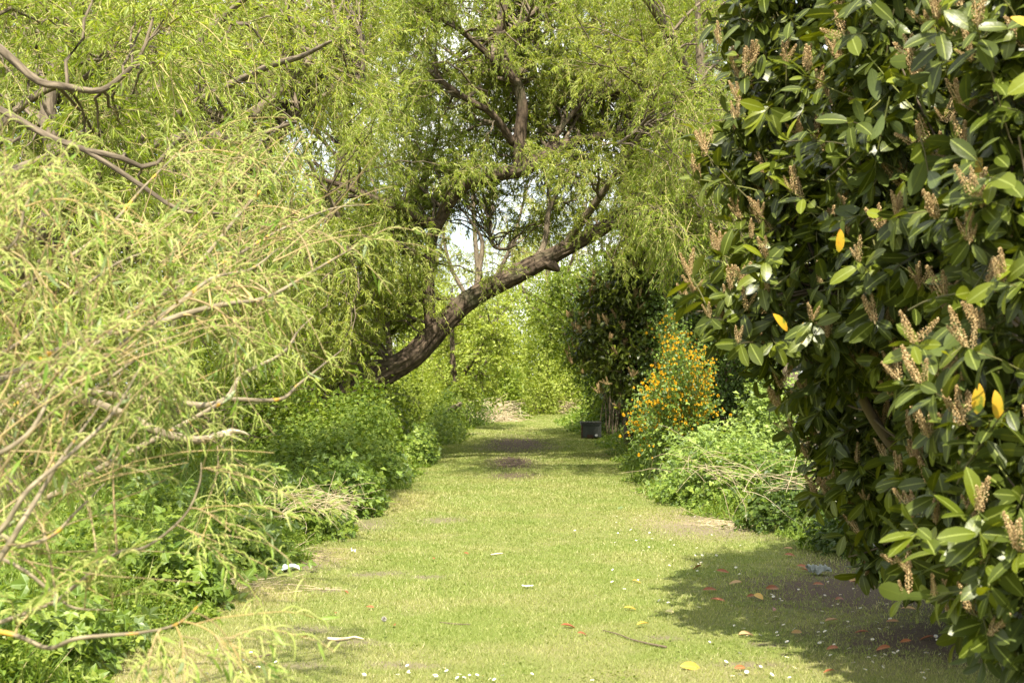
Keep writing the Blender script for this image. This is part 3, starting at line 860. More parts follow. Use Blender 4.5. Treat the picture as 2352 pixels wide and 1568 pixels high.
# pale distant willows whose thin trunks stand against the sky
for i, (px, d, pxt, h, lab) in enumerate([
    (1105, 66, 1080, 13.0, 'pale distant willow with a thin bare trunk seen through the arch, nearest the leaning trunk'),
    (1252, 74, 1265, 15.0, 'pale distant willow seen through the sky gap, the one by the end of the arch'),
    (940, 80, 960, 16.0, 'pale distant willow standing far behind the foot of the leaning trunk')]):
    b = at(px, 880, d); t = at(pxt, 880, d)
    simple_willow('distant_willow_tree', lab, (b[0], d),
        [([np.array([b[0], d, -.3]), np.array([b[0] + .1, d, 4]), np.array([(b[0] + t[0]) / 2, d, 8]), np.array([t[0], d, h])], [.19, .15, .11, .04]),
         ([np.array([b[0] + .1, d, 4.5]), np.array([b[0] - 1.4, d, 7]), np.array([b[0] - 2, d, 10])], [.12, .09, .03]),
         ([np.array([b[0] + .1, d, 5.5]), np.array([b[0] + 1.4, d, 8]), np.array([b[0] + 2.2, d, 11])], [.12, .09, .03])],
        [(34 if i < 2 else 60, [(px - 190, 380), (px + 170, 380), (px + 190, 640), (px - 190, 640)] if i < 2 else [(px - 330, 120), (px + 160, 120), (px + 160, 700), (px - 330, 700)], d - 3, d + 3),
         (14, [(px - 220, 0), (px + 200, 0), (px + 200, 400), (px - 200, 400)], d - 3, d + 3)],
        600 + i, .2, group='pale willows beyond the path', tw=11, twlen=(.8, 2.0), droop=2.2, lv=20, lsize=.15, lw=1.6, tw_r=.010, br_r=.02, leaf_m=M['willow_far'], up=.3)

# mid-green broadleaf trees right of the path end
def broad_tree(name, label, base, h, targs, seed, mat, lsize, tpl=T_DIAMOND, group=None, tw=12, lv=22, trunk_r=.14, bark='bark', rs=0.0):
    bx, by = base
    simple_willow(name, label, base,
        [([np.array([bx, by, -.2]), np.array([bx - .1, by, h * .3]), np.array([bx - .2, by, h * .6]), np.array([bx - .2, by, h])], [trunk_r, trunk_r * .8, trunk_r * .6, trunk_r * .2]),
         ([np.array([bx - .1, by, h * .25]), np.array([bx - 1.0, by - .3, h * .5]), np.array([bx - 1.9, by - .5, h * .62])], [trunk_r * .6, trunk_r * .45, trunk_r * .15]),
         ([np.array([bx - .1, by, h * .3]), np.array([bx + .8, by - .3, h * .55]), np.array([bx + 1.4, by - .5, h * .75])], [trunk_r * .6, trunk_r * .45, trunk_r * .15])],
        targs, seed, trunk_r, bark=bark, group=group, tw=tw, twlen=(.35, .8), droop=.5, lv=lv, leaf=tpl, lsize=lsize, leaf_m=mat, tw_r=.005, br_r=.012, up=.1, rnd_shift=rs, twig_m=M['twig_dark'])

broad_tree('hawthorn_tree', 'mid green hawthorn reaching over the right side of the path end', (3.6, 44), 5.2,
           [(120, [(1180, 640), (1300, 560), (1420, 570), (1560, 560), (1600, 760), (1480, 900), (1330, 860), (1240, 790)], 40, 47)], 701, M['hawthorn'], .105, rs=.1)
broad_tree('young_elm_tree', 'bright green bushy tree in the sunlit gap under the leaning trunk', (-1.9, 50), 5.0,
           [(80, [(930, 820), (1010, 740), (1110, 660), (1190, 640), (1200, 800), (1120, 930), (1000, 930)], 47, 53)], 702, M['hedge'], .11)
broad_tree('dark_yew_tree', 'dark evergreen tree in deep shade behind the flowering shrub', (5.6, 30), 5.5,
           [(130, [(1420, 560), (1600, 500), (1830, 520), (1830, 900), (1600, 1010), (1450, 960), (1400, 760)], 29, 34)], 703, M['dark_leaf'], .08, lv=26)

# ---------------------------------------------------------------- bushes
def bush(name, label, cat, base, rad, n, leaf, size, mat, seed, stems=14, stem_m='green_stem', group=None, stem_r=.004, lw=1.0, shell=.3, rs=0., flat=1.0, upn=.6, facing=None, zc=.55, zr=.46):
    """a domed shrub: arching stems from the base and a lumpy shell of leaves"""
    r = np.random.default_rng(seed)
    bx, by = base; rx, ry, h = rad
    bz = float(ground_z(bx, by))
    root = thing(name, label, cat, (bx, by, bz), group)
    u = r.normal(size=(n, 3)); u[:, 2] = np.abs(u[:, 2]) * 1.0
    u = nrm(u)
    rr = (1 - shell * r.uniform(size=n) ** 1.6) * (1 + .34 * lump(u * 2.4, seed, 1.4) + .17 * lump(u * 6, seed + 1, 1.4) + .10 * r.normal(size=n) ** 2 * (r.uniform(size=n) < .25))
    if facing == 'ball':
        u[:, 2] *= np.where(r.uniform(size=n) < .5, 1, -1)
        p = u * rr[:, None] * np.array([rx, ry, h * zr]) + np.array([bx, by, bz + h * zc])
    else:
        p = u * rr[:, None] * np.array([rx, ry, h]) + np.array([bx, by, bz])
    p[:, 2] = np.maximum(p[:, 2], ground_z(p[:, 0], p[:, 1]) + .02)
    no = nrm(u * .6 + np.array([0, 0, upn]) + r.normal(size=(n, 3)) * .38)
    ld = nrm(r.normal(size=(n, 3)) + u * .6 - np.array([0, 0, .35]))
    rnd = np.clip(r.normal(.45 + rs, .22, n) + .14 * lump(p, seed + 3, 2.5), 0, 1)
    mb = MB()
    put(mb, leaf, p, ld, no, size * r.uniform(.55, 1.25, n), rnd, wscale=lw)
    mb.build('foliage', mat, root)
    if stems:
        k = stems
        ti = r.integers(0, n, k)
        S = np.array([bx, by, bz]) + r.normal(size=(k, 3)) * np.array([rx, ry, 0]) * .22
        E = p[ti] * 1.0
        E = E + (E - np.array([bx, by, bz])) * r.uniform(.02, .22 if rad[2] < 3 else .06, (k, 1)) + np.array([0, 0, h * .06])
        C = (S + E) / 2 + np.array([0, 0, h * .35])
        t = np.linspace(0, 1, 9)[None, :, None]
        P = S[:, None] * (1 - t) ** 2 + C[:, None] * 2 * t * (1 - t) + E[:, None] * t * t
        mb = MB(); tubes(mb, P, stem_r, stem_r * .5, 4, rnd=r.uniform(size=k))
        mb.build('stems', M[stem_m], root)
    return root

# far hedge of shrubs closing the view
FAR = [
    (-3.4, 66, 2.6, 2.2, 5.2, 'hedge', 'tall sunlit shrub closing the far end of the path at its left'),
    (-1.2, 70, 2.0, 2.0, 4.4, 'hedge', 'bright sunlit shrub standing straight behind the small brushwood heap'),
    (0.9, 74, 2.1, 2.0, 4.6, 'hedge', 'palest sunlit shrub at the bend, above the wide heap of dead stems'),
    (3.6, 76, 2.2, 2.0, 4.8, 'hedge', 'sunlit shrub at the bend behind the hawthorn'),
    (-.35, 64, 1.0, 1.0, 2.5, 'hawthorn', 'darker bramble mound bulging out beside the far path'),
    (1.6, 80, 3.2, 2.5, 8.0, 'hedge', 'highest of the far sunlit shrubs, under the sky gap'),
    (-5.5, 76, 3.5, 2.5, 8.5, 'hedge', 'tall pale thicket far off behind the leaning trunk'),
    (6.6, 66, 3.0, 2.4, 7.0, 'hawthorn', 'tall green shrub far off behind the dark evergreen'),
    (-1.9, 55, 1.1, 1.4, 2.0, 'bramble', 'rounded bramble bush beyond the left grass bank, near the broken bough'),
]
for i, (x, y, rx, ry, h, mt, lab) in enumerate(FAR):
    bush('hedge_shrub', lab, 'shrub', (x, y), (rx, ry, h), int(2300 * (rx * h) ** .9), T_LEAF2, .15 if y > 60 else .11, M[mt], 800 + i, 16, 'twig_grey', 'shrubs closing the far end of the path', .012, rs=.06, shell=.4)

# left shrubs behind the bank
for i, (x, y, rx, ry, h, mt, lab) in enumerate([
    (-3.6, 33, 1.5, 1.6, 2.0, 'hawthorn', 'low green shrub around the foot of the leaning trunk'),
    (-5.0, 26, 1.9, 1.6, 2.3, 'hawthorn', 'shaded shrub left of the leaning trunk, behind the dead twigs'),
    (-7.0, 20, 2.4, 2.0, 2.4, 'hawthorn', 'shaded shrub behind the spreading willow'),
    (-2.9, 42, 1.1, 2.2, 2.6, 'hedge', 'sunlit shrub under the leaning trunk, on the left of the path'),
    (-10.5, 30, 2.8, 2.0, 6.5, 'willow', 'tall leafy thicket far left behind the willows'),
    (-6.6, 38, 2.8, 2.0, 6.5, 'willow', 'tall leafy thicket behind the foot of the leaning willow'),
    (-15.0, 36, 3.6, 2.4, 8.5, 'willow', 'tallest leafy thicket at the far left edge, behind the spreading willow'),
    (-10.0, 48, 4.0, 2.4, 9.0, 'hedge', 'pale tall thicket in the gaps left of the leaning willow')]):
    bush('understorey_shrub', lab, 'shrub', (x, y), (rx, ry, h), int(3000 * (rx * h) ** .85), T_LEAF2, .10, M[mt], 830 + i, 24, 'twig_dark', 'shrubs behind the left bank', .009, shell=.5)

# ---------------------------------------------------------------- brambles and weeds along both verges
LEFT = [  # px, py(base row), half width m, half depth m, height m, leaves, material, label
    (1025, 1012, .60, 3.0, 1.15, 5000, 'nettle', 'dark weedy bush at the far end of the left bank, beside the bare track'),
    (815, 1100, .72, 2.2, 1.30, 11000, 'nettle', 'tall dark green clump of cow parsley leaves below the leaning trunk'),
    (960, 1062, .40, 1.3, .62, 1700, 'bramble', 'dark bramble clump spilling onto the shaded grass at the left edge'),
    (858, 1112, .55, 1.3, .75, 2200, 'bramble', 'glossy bramble bush with lit tops right of the dead grass tuft'),
    (790, 1176, .50, .9, .62, 2600, 'bramble', 'sunlit bramble bush at the grass edge just right of the dead grass tuft'),
    (805, 1128, .55, 1.2, .85, 4200, 'nettle', 'lush green weeds right beside the glossy bramble bush on the left'),
    (690, 1130, .70, 1.0, .80, 4200, 'nettle', 'shaded green weeds behind and left of the dead grass tuft'),
    (740, 1085, .95, 1.8, 1.15, 6000, 'nettle', 'mid green nettle bed behind the dead grass tuft'),
    (690, 1232, .46, .55, .48, 1000, 'bramble', 'small round bramble bush just above the white paper scrap'),
    (575, 1200, .75, .9, .62, 1700, 'bramble', 'bramble bush left of the small round one, in tall grass'),
    (560, 1300, .42, .5, .40, 750, 'bramble', 'low bramble clump beside the fallen brown branch'),
    (395, 1390, .42, .5, .50, 900, 'bramble', 'bramble bush with big lit leaves at the nearest bend of the left bank'),
    (330, 1270, .7, .8, .62, 1500, 'bramble', 'bramble thicket behind the thin arching willow stem'),
    (180, 1400, .65, .7, .62, 1300, 'nettle', 'shaded weeds under the low willow branch at bottom left'),
    (60, 1540, .55, .5, .46, 700, 'bramble', 'bramble leaves in the bottom left corner'),
]
for i, (px, py, rx, ry, h, n, mt, lab) in enumerate(LEFT):
    d = EYE * F / (py - HY)
    p = at(px, py, d)
    bush('bramble_bush' if mt == 'bramble' else 'weed_clump', lab, 'bramble' if mt == 'bramble' else 'weeds', (p[0], d), (rx, ry, h), n, T_TRI if d < 16 else T_TRI_FAR, .080 if mt == 'bramble' else .062, M[mt], 860 + i, 40, 'green_stem', 'bushes along the left verge', .003, shell=.5, rs=.05)

RIGHT = [
    (1645, 1128, .78, 1.2, .85, 8000, 'bramble_pale', 'pale green bramble bush below the orange flowers'),
    (1760, 1112, .62, 1.2, 1.6, 9000, 'bramble_pale', 'pale green bramble climbing beside the laurel, right of the orange flowers'),
    (1598, 1150, .58, .9, .66, 4200, 'bramble', 'bramble mound at the lit grass edge on the right, full of dead canes'),
    (1720, 1165, .85, .9, .75, 4600, 'bramble', 'half shaded brambles in front of the laurel, crossed by dead canes'),
    (1860, 1215, .7, .7, .52, 1900, 'dark_leaf', 'dark shaded ivy bush at the foot of the laurel'),
    (1985, 1265, .55, .6, .46, 1200, 'dark_leaf', 'darkest ivy clump under the laurel beside the bare soil'),
    (1425, 1004, .62, 1.2, 1.25, 5000, 'dark_leaf', 'dark ivy mound just right of the plastic bin'),
    (1462, 1000, .55, 1.6, .8, 3600, 'bramble', 'green bush leaning over the plastic bin'),
    (1400, 990, .95, 2.0, 1.35, 7000, 'nettle', 'shaded low bush behind the plastic bin'),
    (1490, 1080, .42, 1.0, .65, 3000, 'bramble', 'low shaded brambles under the orange flowers'),
]
for i, (px, py, rx, ry, h, n, mt, lab) in enumerate(RIGHT):
    d = EYE * F / (py - HY)
    p = at(px, py, d)
    nm = {'dark_leaf': 'ivy_bush', 'nettle': 'weed_clump'}.get(mt, 'bramble_bush')
    bush(nm, lab, {'dark_leaf': 'ivy', 'nettle': 'weeds'}.get(mt, 'bramble'), (p[0], d), (rx, ry, h), n, T_TRI if d < 19 else T_TRI_FAR, .06, M[mt], 900 + i, 16, 'green_stem', 'bushes along the right verge', .003, shell=.5, rs=.05)

for i, (x, y, rx, ry, h, mt, sz, n, lab) in enumerate([
    (3.5, 46, 1.5, 1.8, 5.4, 'hawthorn', .10, 20000, 'round green hawthorn crown hanging over the right side of the far path'),
    (2.1, 46.5, 1.35, 1.5, 5.3, 'hawthorn', .10, 9000, 'hanging hawthorn bough of bright leaves high over the far path'),
    (3.0, 41, 1.25, 1.3, 5.0, 'dark_leaf', .09, 15000, 'tall dark evergreen mass overhanging the path just left of the smaller laurel'),
    (4.6, 40, 2.0, 1.6, 5.6, 'dark_leaf', .10, 22000, 'dark evergreen crown behind the smaller laurel'),
    (4.0, 37, .85, 1.2, 2.2, 'nettle', .08, 12000, 'shaded bush right behind the plastic bin, under the smaller laurel'),
    (4.0, 26.5, 1.5, 1.3, 3.9, 'dark_leaf', .08, 20000, 'dark leafy shrub between the orange flowers and the big laurel')]):
    bush('overhanging_shrub', lab, 'shrub', (x, y), (rx, ry, h), n, T_LEAF2, sz, M[mt], 950 + i, 0 if 'bough' in lab else 30, 'twig_dark', None, .012, shell=.5, facing='ball', zc=.72 if 'bough' in lab else .64 if 'mass' in lab else .55, zr=.24 if 'bough' in lab else .36 if 'mass' in lab else .46)

def undergrowth():
    """uncountable fine weeds and long grass between the bushes"""
    r = np.random.default_rng(55)
    for side in (0, 1):
        n = 110000 if side == 0 else 40000
        y = 7.2 * (60 / 7.2) ** r.uniform(0, 1, n)
        off = r.uniform(0, 1, n) ** 1.3 * (3.2 if side == 0 else 2.6)
        wav = .14 * np.sin(y * 2.1) + .10 * np.sin(y * 5.3 + 1)
        x = edge_l(y) + wav - off if side == 0 else edge_r(y) + wav + off
        ok = np.abs(x) < y * .40 + .6
        x, y, off = x[ok], y[ok], off[ok]; n = len(x)
        hh = np.clip(off / .8, .12, 1) * (.52 + .14 * lump(np.stack([x, y, 0 * x], 1), 9, 1.2)) * r.uniform(.5, 1.1, n)
        z = ground_z(x, y)
        b = np.stack([x, y, z], 1)
        mb = MB()
        # long grass blades
        k = n // 2
        a = r.uniform(0, 6.28, k)
        P = curves(b[:k], np.stack([np.cos(a) * .35, np.sin(a) * .35, np.ones(k)], 1), hh[:k] * 1.15 + .05, 3, .9, .12, r)
        w = .0035 * np.maximum(1, y[:k] / 9)
        sd = np.stack([-np.sin(a), np.cos(a), 0 * a], 1)
        ws = np.array([1, .9, .6, 0.05])[None, :, None] * w[:, None, None]
        V = np.stack([P - sd[:, None] * ws, P + sd[:, None] * ws], 2).reshape(k, -1, 3)
        q = np.array([(0, 1, 3, 2), (2, 3, 5, 4), (4, 5, 7, 6)])
        mb.add(V.reshape(-1, 3), quads=(q[None] + (np.arange(k) * 8)[:, None, None]).reshape(-1, 4), rnd=np.repeat(np.clip(r.normal(.5, .25, k), 0, 1), 8))
        # small whorled weed leaves
        j = n - k
        for rep in range(3):
            p = b[k:].copy(); p[:, 2] += hh[k:] * r.uniform(.15, 1, j); p[:, :2] += r.normal(size=(j, 2)) * .04
            put(mb, T_DIAMOND, p, r.normal(size=(j, 3)) * [1, 1, .4], np.array([0, 0, 1.]) + r.normal(size=(j, 3)) * .4, .038 * r.uniform(.6, 1.4, j) * np.maximum(1, y[k:] / 18), np.clip(r.normal(.5, .25, j), 0, 1), mat=1)
        o = mb.build('undergrowth', [M['nettle_grass'], M['nettle']], kind='stuff')
        tag(o, 'long grass and fine weeds growing along the left bank' if side == 0 else 'long grass and fine weeds at the foot of the right hand bushes', 'undergrowth', kind='stuff')
M['nettle_grass'] = leaf_mat('long_grass', [(0, (.09, .16, .02)), (.6, (.18, .27, .035)), (.9, (.30, .35, .08)), (1, (.48, .42, .23))], trans=.35, rough=.5)
undergrowth()

# ---------------------------------------------------------------- dead grass, canes and brushwood
def dead_heap(name, label, cat, base, rad, n, seed, length, r0=.002, mat='straw', group=None, lie=.5, z0=0.0, bend=.8, direction=None):
    r = np.random.default_rng(seed)
    bx, by = base; bz = float(ground_z(bx, by)) + z0
    P0 = np.stack([bx + r.normal(size=n) * rad[0] * .45, by + r.normal(size=n) * rad[1] * .45, bz + r.uniform(0, 1, n) ** 1.5 * rad[2]], 1)
    a = r.uniform(0, 6.28, n)
    d = np.stack([np.cos(a), np.sin(a), r.uniform(-.1, lie, n)], 1)
    if direction is not None: d = d * .55 + np.array(direction)
    C = curves(P0, d, length * r.uniform(.4, 1.3, n), 7, bend * r.uniform(.2, 1.4, n), .10, r)
    C[..., 2] = np.maximum(C[..., 2], ground_z(C[..., 0], C[..., 1]) + .006)
    mb = MB(); tubes(mb, C, r0, r0 * .5, 4, rnd=np.clip(r.normal(.5, .28, n), 0, 1))
    root = thing(name, label, cat, (bx, by, bz), group)
    mb.build('stems', M[mat], root)
    return root

def gp(px, py):
    d = EYE * F / (py - HY)
    p = at(px, py, d)
    return (p[0], d)
def bankp(px, py, z):
    """point at height z that shows at px,py"""
    d = (EYE - z) * F / (py - HY)
    return ((px - CX) / F * d, d)

dead_heap('dead_grass_tuft', 'pale tuft of dead grass arching over the left bank', 'dead grass', bankp(745, 1165, .35), (.4, .35, .18), 90, 1, .36, .0020, z0=.34, lie=.7, direction=(.35, -.1, .1))
dead_heap('dead_grass_tuft', 'thin spray of dead grass stalks left of the pale tuft', 'dead grass', bankp(640, 1150, .45), (.5, .5, .3), 46, 2, .6, .0024, z0=.3, lie=1.2)
dead_heap('straw_heap', 'flattened straw lying by the white paper scrap', 'straw', gp(625, 1275), (.42, .35, .06), 110, 3, .42, .0026, lie=.25, bend=.6, direction=(.7, -.5, 0))
dead_heap('straw_heap', 'straw and dry twigs at the bare edge near the bottom left brambles', 'straw', gp(520, 1345), (.6, .55, .04), 120, 4, .35, .0024, lie=.2)
dead_heap('brushwood_heap', 'small grey heap of dead brushwood at the left of the far path', 'brushwood', gp(1135, 968), (1.0, 1.6, .75), 420, 5, 1.1, .008, lie=.6)
dead_heap('brushwood_heap', 'wide low heap of dead stems at the far bend', 'brushwood', gp(1262, 950), (2.0, 1.8, .65), 520, 6, 1.3, .009, lie=.6)
dead_heap('dead_canes', 'dead bramble canes sprawling over the right brambles in the sun', 'dead canes', bankp(1640, 1110, .45), (.6, .6, .25), 34, 7, .8, .0022, z0=.55, lie=.4, bend=1.0, direction=(.25, -.1, .05))
dead_heap('dead_canes', 'thin dead canes fanning over the shaded brambles by the laurel', 'dead canes', bankp(1780, 1130, .5), (.6, .5, .3), 40, 8, .95, .0022, z0=.48, lie=.5, bend=1.0, direction=(.5, -.3, .1))
dead_heap('straw_heap', 'dry stalks lying on the grass edge under the right brambles', 'straw', gp(1690, 1205), (.5, .4, .05), 60, 9, .5, .0026, lie=.15)
dead_heap('dead_twig_tangle', 'tangle of brown dead twigs behind the left bank, under the willow', 'dead twigs', bankp(660, 960, .9), (1.8, 1.2, .9), 420, 10, 1.1, .006, 'twig_grey', z0=.35, lie=.9)
dead_heap('dead_twig_tangle', 'dark tangle of dead twigs under the low lichen covered branch', 'dead twigs', bankp(380, 950, 1.1), (1.1, .9, .8), 380, 11, .9, .004, 'twig_dark', z0=.4, lie=.9)

# ---------------------------------------------------------------- foreground willow
def near_willow():
    r = np.random.default_rng(909)
    root = thing('low_willow_tree', 'low willow in the left foreground with long yellow catkins and lichen spotted boughs', 'tree', (-2.6, 4.6, 0))
    B = [
        ([at(-300, 960, 4.6), at(-60, 900, 4.8), at(130, 805, 5), at(234, 766, 5.1), at(324, 762, 5.2), at(396, 730, 5.3), at(504, 701, 5.4), at(612, 683, 5.6), at(720, 622, 5.8), at(839, 553, 6.0)], [.02, .018, .015, .014, .0145, .014, .0125, .010, .007, .003]),
        ([at(313, 765, 5.2), at(396, 708, 5.2), at(486, 640, 5.3), at(576, 618, 5.4), at(640, 570, 5.5)], [.012, .011, .009, .006, .002]),
        ([at(330, 810, 5.2), at(345, 792, 5.2), at(378, 783, 5.2), at(402, 738, 5.3)], [.008, .009, .009, .006]),
        ([at(60, 880, 6.6), at(200, 900, 6.8), at(310, 913, 7), at(398, 921, 7), at(468, 931, 7), at(522, 913, 7), at(558, 860, 7.1), at(648, 812, 7.2), at(684, 762, 7.3), at(720, 726, 7.3)], [.026, .024, .022, .02, .021, .018, .014, .011, .008, .004]),
        ([at(522, 916, 7), at(640, 917, 7.1), at(684, 884, 7.2), at(738, 841, 7.3), at(788, 801, 7.4)], [.014, .012, .010, .007, .003]),
        ([at(100, 880, 6.2), at(288, 953, 6.3), at(342, 981, 6.3), at(400, 1002, 6.3), at(461, 1010, 6.3), at(495, 1000, 6.3)], [.024, .026, .026, .025, .024, .02]),
        ([at(-200, 1420, 4.3), at(0, 1450, 4.3), at(54, 1465, 4.3), at(115, 1488, 4.3), at(180, 1465, 4.2), at(324, 1452, 4.2), at(407, 1432, 4.1), at(464, 1382, 4.1)], [.011, .010, .009, .009, .008, .006, .004, .002]),
        ([at(130, 1380, 4.8), at(202, 1321, 4.8), at(274, 1267, 4.8), at(324, 1260, 4.8), at(378, 1227, 4.8), at(432, 1173, 4.8), at(459, 1108, 4.8), at(462, 1062, 4.8)], [.009, .0085, .008, .007, .006, .005, .004, .002]),
        ([at(-120, 1420, 4.2), at(0, 1280, 4.2), at(50, 1200, 4.2), at(100, 1120, 4.3), at(150, 1040, 4.3), at(230, 930, 4.4)], [.013, .012, .011, .009, .007, .003]),
        ([at(-120, 1330, 4.0), at(0, 1220, 4.0), at(60, 1130, 4.0), at(140, 1060, 4.1), at(250, 960, 4.2), at(330, 830, 4.3)], [.011, .010, .009, .008, .006, .002]),
        ([at(-80, 1300, 4.5), at(0, 1230, 4.5), at(40, 1255, 4.5), at(120, 1230, 4.5), at(170, 1180, 4.5), at(240, 1110, 4.6)], [.010, .010, .009, .008, .006, .002]),
        ([at(-100, 1240, 4.5), at(40, 1300, 4.5), at(120, 1360, 4.5), at(170, 1395, 4.5), at(260, 1400, 4.5)], [.008, .008, .006, .005, .002]),
        ([at(-160, 900, 5.0), at(40, 790, 5.0), at(140, 700, 5.1), at(260, 610, 5.2), at(330, 580, 5.3)], [.012, .010, .008, .006, .003]),
        ([at(-100, 760, 5.5), at(80, 640, 5.6), at(230, 540, 5.8), at(330, 430, 6), at(420, 340, 6.2)], [.013, .011, .009, .006, .003]),
        ([at(250, 740, 6.2), at(420, 640, 6.5), at(560, 480, 6.8), at(640, 390, 7), at(700, 300, 7.2)], [.014, .012, .010, .007, .003]),
        ([at(330, 700, 6.4), at(520, 600, 6.8), at(640, 530, 7), at(760, 480, 7.3), at(850, 470, 7.5)], [.012, .010, .008, .006, .003]),
        ([at(-80, 1080, 4.3), at(60, 1000, 4.3), at(130, 880, 4.4), at(200, 780, 4.5)], [.010, .009, .007, .003]),
        ([at(-100, 660, 4.6), at(30, 560, 4.6), at(60, 470, 4.6), at(110, 410, 4.6)], [.009, .007, .005, .002]),
    ]
    mbT = MB()
    # stems that rise from the ground out of the left of the frame
    lim = []
    foot = np.array([-2.6, 4.6, -.1])
    for i, (p, q) in enumerate(B):
        p = np.asarray(p)
        q = [w * .78 for w in q]
        c, rad = limb_part(root, 'bough', p, q, M['limb_near'], 9, .05, 30 + i, .03)
        lim.append((sub(c, 30), subr(rad, 30)))
        if p[0][0] < -1.3:
            m = (foot + p[0]) / 2 + np.array([-.25, 0, .15])
            limb_tube(mbT, [foot + r.normal(size=3) * .06, m, p[0]], [q[0] * 1.8, q[0] * 1.4, q[0]], 8, .05, 60 + i, .08)
    limb_tube(mbT, [foot, foot + [.1, .3, .5], foot + [-.05, 1.0, .8], at(60, 880, 6.6)], [.05, .045, .035, .026], 9, .05, 91, .08)
    limb_tube(mbT, [foot, foot + [.2, .4, .6], at(100, 880, 6.2)], [.04, .035, .024], 9, .05, 92, .08)
    mbT.build('trunk', M['limb_near'], root, smooth=True)
    # torn pale end of the broken bough
    mb = MB()
    limb_tube(mb, [at(478, 1007, 6.3), at(505, 996, 6.28), at(535, 990, 6.26), at(558, 993, 6.25), at(573, 999, 6.25)], [.015, .012, .009, .006, .0015], 9, .3, 77, .01)
    limb_tube(mb, [at(498, 1002, 6.28), at(528, 999, 6.25), at(549, 1003, 6.24)], [.007, .005, .001], 6, .3, 78, .01)
    limb_tube(mb, [at(505, 994, 6.28), at(530, 984, 6.27), at(541, 986, 6.27)], [.006, .004, .001], 6, .3, 79, .01)
    mb.build('broken_end', M['wood_pale'], root)
    T = np.vstack([
        crown_points(42, [(-160, 430), (120, 400), (300, 520), (400, 640), (330, 800), (-160, 850)], 4.2, 5.6, r),
        crown_points(34, [(-160, 850), (330, 800), (290, 1000), (200, 1120), (60, 1260), (-160, 1300)], 4.0, 5.3, r),
        crown_points(28, [(300, 450), (420, 330), (560, 330), (700, 430), (850, 450), (870, 570), (700, 640), (560, 680), (400, 680)], 5.8, 7.6, r),
        crown_points(16, [(420, 640), (640, 620), (640, 760), (560, 840), (430, 760)], 5.2, 5.8, r),
        crown_points(10, [(300, 860), (420, 800), (400, 940), (300, 960)], 4.8, 5.3, r),
        ats([(500, 1090, 6.1), (560, 1075, 6.0), (470, 1075, 4.8), (530, 1220, 4.7), (470, 1240, 4.8), (520, 1480, 4.1), (560, 1530, 4.1), (420, 1510, 4.1), (340, 1530, 4.1), (200, 1330, 4.4), (60, 1420, 4.3), (260, 1370, 4.5)])])
    k = len(T)
    LP = np.vstack([c for c, _ in lim]); LR = np.concatenate([q for _, q in lim])
    dist = np.linalg.norm(LP[None] - T[:, None], axis=2) * r.uniform(.85, 1.2, (k, len(LP)))
    pk = dist.argmin(1)
    S = LP[pk]; D = np.linalg.norm(T - S, axis=1)
    ctrl = (S + T) / 2 + np.array([0, 0, 1.]) * (D * .22)[:, None] + r.normal(size=(k, 3)) * (D * .08)[:, None]
    t = np.linspace(0, 1, 9)[None, :, None]
    P = S[:, None] * (1 - t) ** 2 + ctrl[:, None] * 2 * t * (1 - t) + T[:, None] * t * t
    mbt = MB()
    tubes(mbt, P, np.minimum(LR[pk] * .8, .0052 + .0025 * D), .0018, 5, rnd=r.uniform(size=k))
    # long bare tan shoots criss-crossing the spray
    bs = np.vstack([crown_points(30, [(250, 560), (640, 560), (700, 640), (420, 720)], 5.6, 7, r), crown_points(46, [(-120, 820), (280, 780), (200, 1200), (-120, 1320)], 4.1, 5.2, r)])
    bd = nrm(np.array([.62, .1, .62]) + r.normal(size=(len(bs), 3)) * .34)
    BS = curves(bs, bd, r.uniform(.35, .9, len(bs)), 8, r.uniform(-.2, .5, len(bs)), .07, r)
    tubes(mbt, BS, r.uniform(.0022, .0042, len(bs)), .001, 5, rnd=r.uniform(size=len(bs)))
    tw = 5
    m = k * tw
    idx = np.repeat(np.arange(k), tw)
    o, tg = along(P, idx, .2 + .8 * r.uniform(size=m) ** .7)
    d = nrm(tg * .8 + r.normal(size=(m, 3)) * .45 + np.array([.1, 0, .15]))
    Q = curves(o, d, r.uniform(.12, .48, m), 6, r.uniform(.2, 1.0, m), .10, r)
    tubes(mbt, Q, .0019, .0009, 4, rnd=r.uniform(size=m))
    mbt.build('twig_sprays', M['twig_tan'], root, smooth=True)
    mbc = MB(); mbl = MB()
    ck = 8
    q = m * ck
    ci = np.repeat(np.arange(m), ck)
    p, tg = along(Q, ci, .1 + .9 * r.uniform(size=q))
    side = nrm(np.cross(tg, r.normal(size=(q, 3))))
    side[:, 2] = np.abs(side[:, 2])
    C = curves(p, side * .75 + tg * .6 + np.array([0, 0, .2]), r.uniform(.035, .10, q), 7, r.uniform(.4, 2.8, q), .10, r)
    tubes(mbc, C, .0022, .0011, 5, rnd=np.clip(r.normal(.5, .2, q), 0, 1), power=3)
    mbc.build('catkins', M['catkin'], root, smooth=True)
    lv = 4
    q = m * lv
    li = np.repeat(np.arange(m), lv)
    p, tg = along(Q, li, .05 + .95 * r.uniform(size=q))
    side = nrm(np.cross(tg, r.normal(size=(q, 3))))
    put(mbl, T_WILLOW_NEAR, p, tg * .7 + side * .7 + np.array([0, 0, -.25]), np.array([0, 0, .8]) + r.normal(size=(q, 3)) * .45, r.uniform(.03, .085, q), np.clip(r.normal(.5, .25, q), 0, 1))
    mbl.build('foliage', M['willow_near'], root, smooth=True)
near_willow()

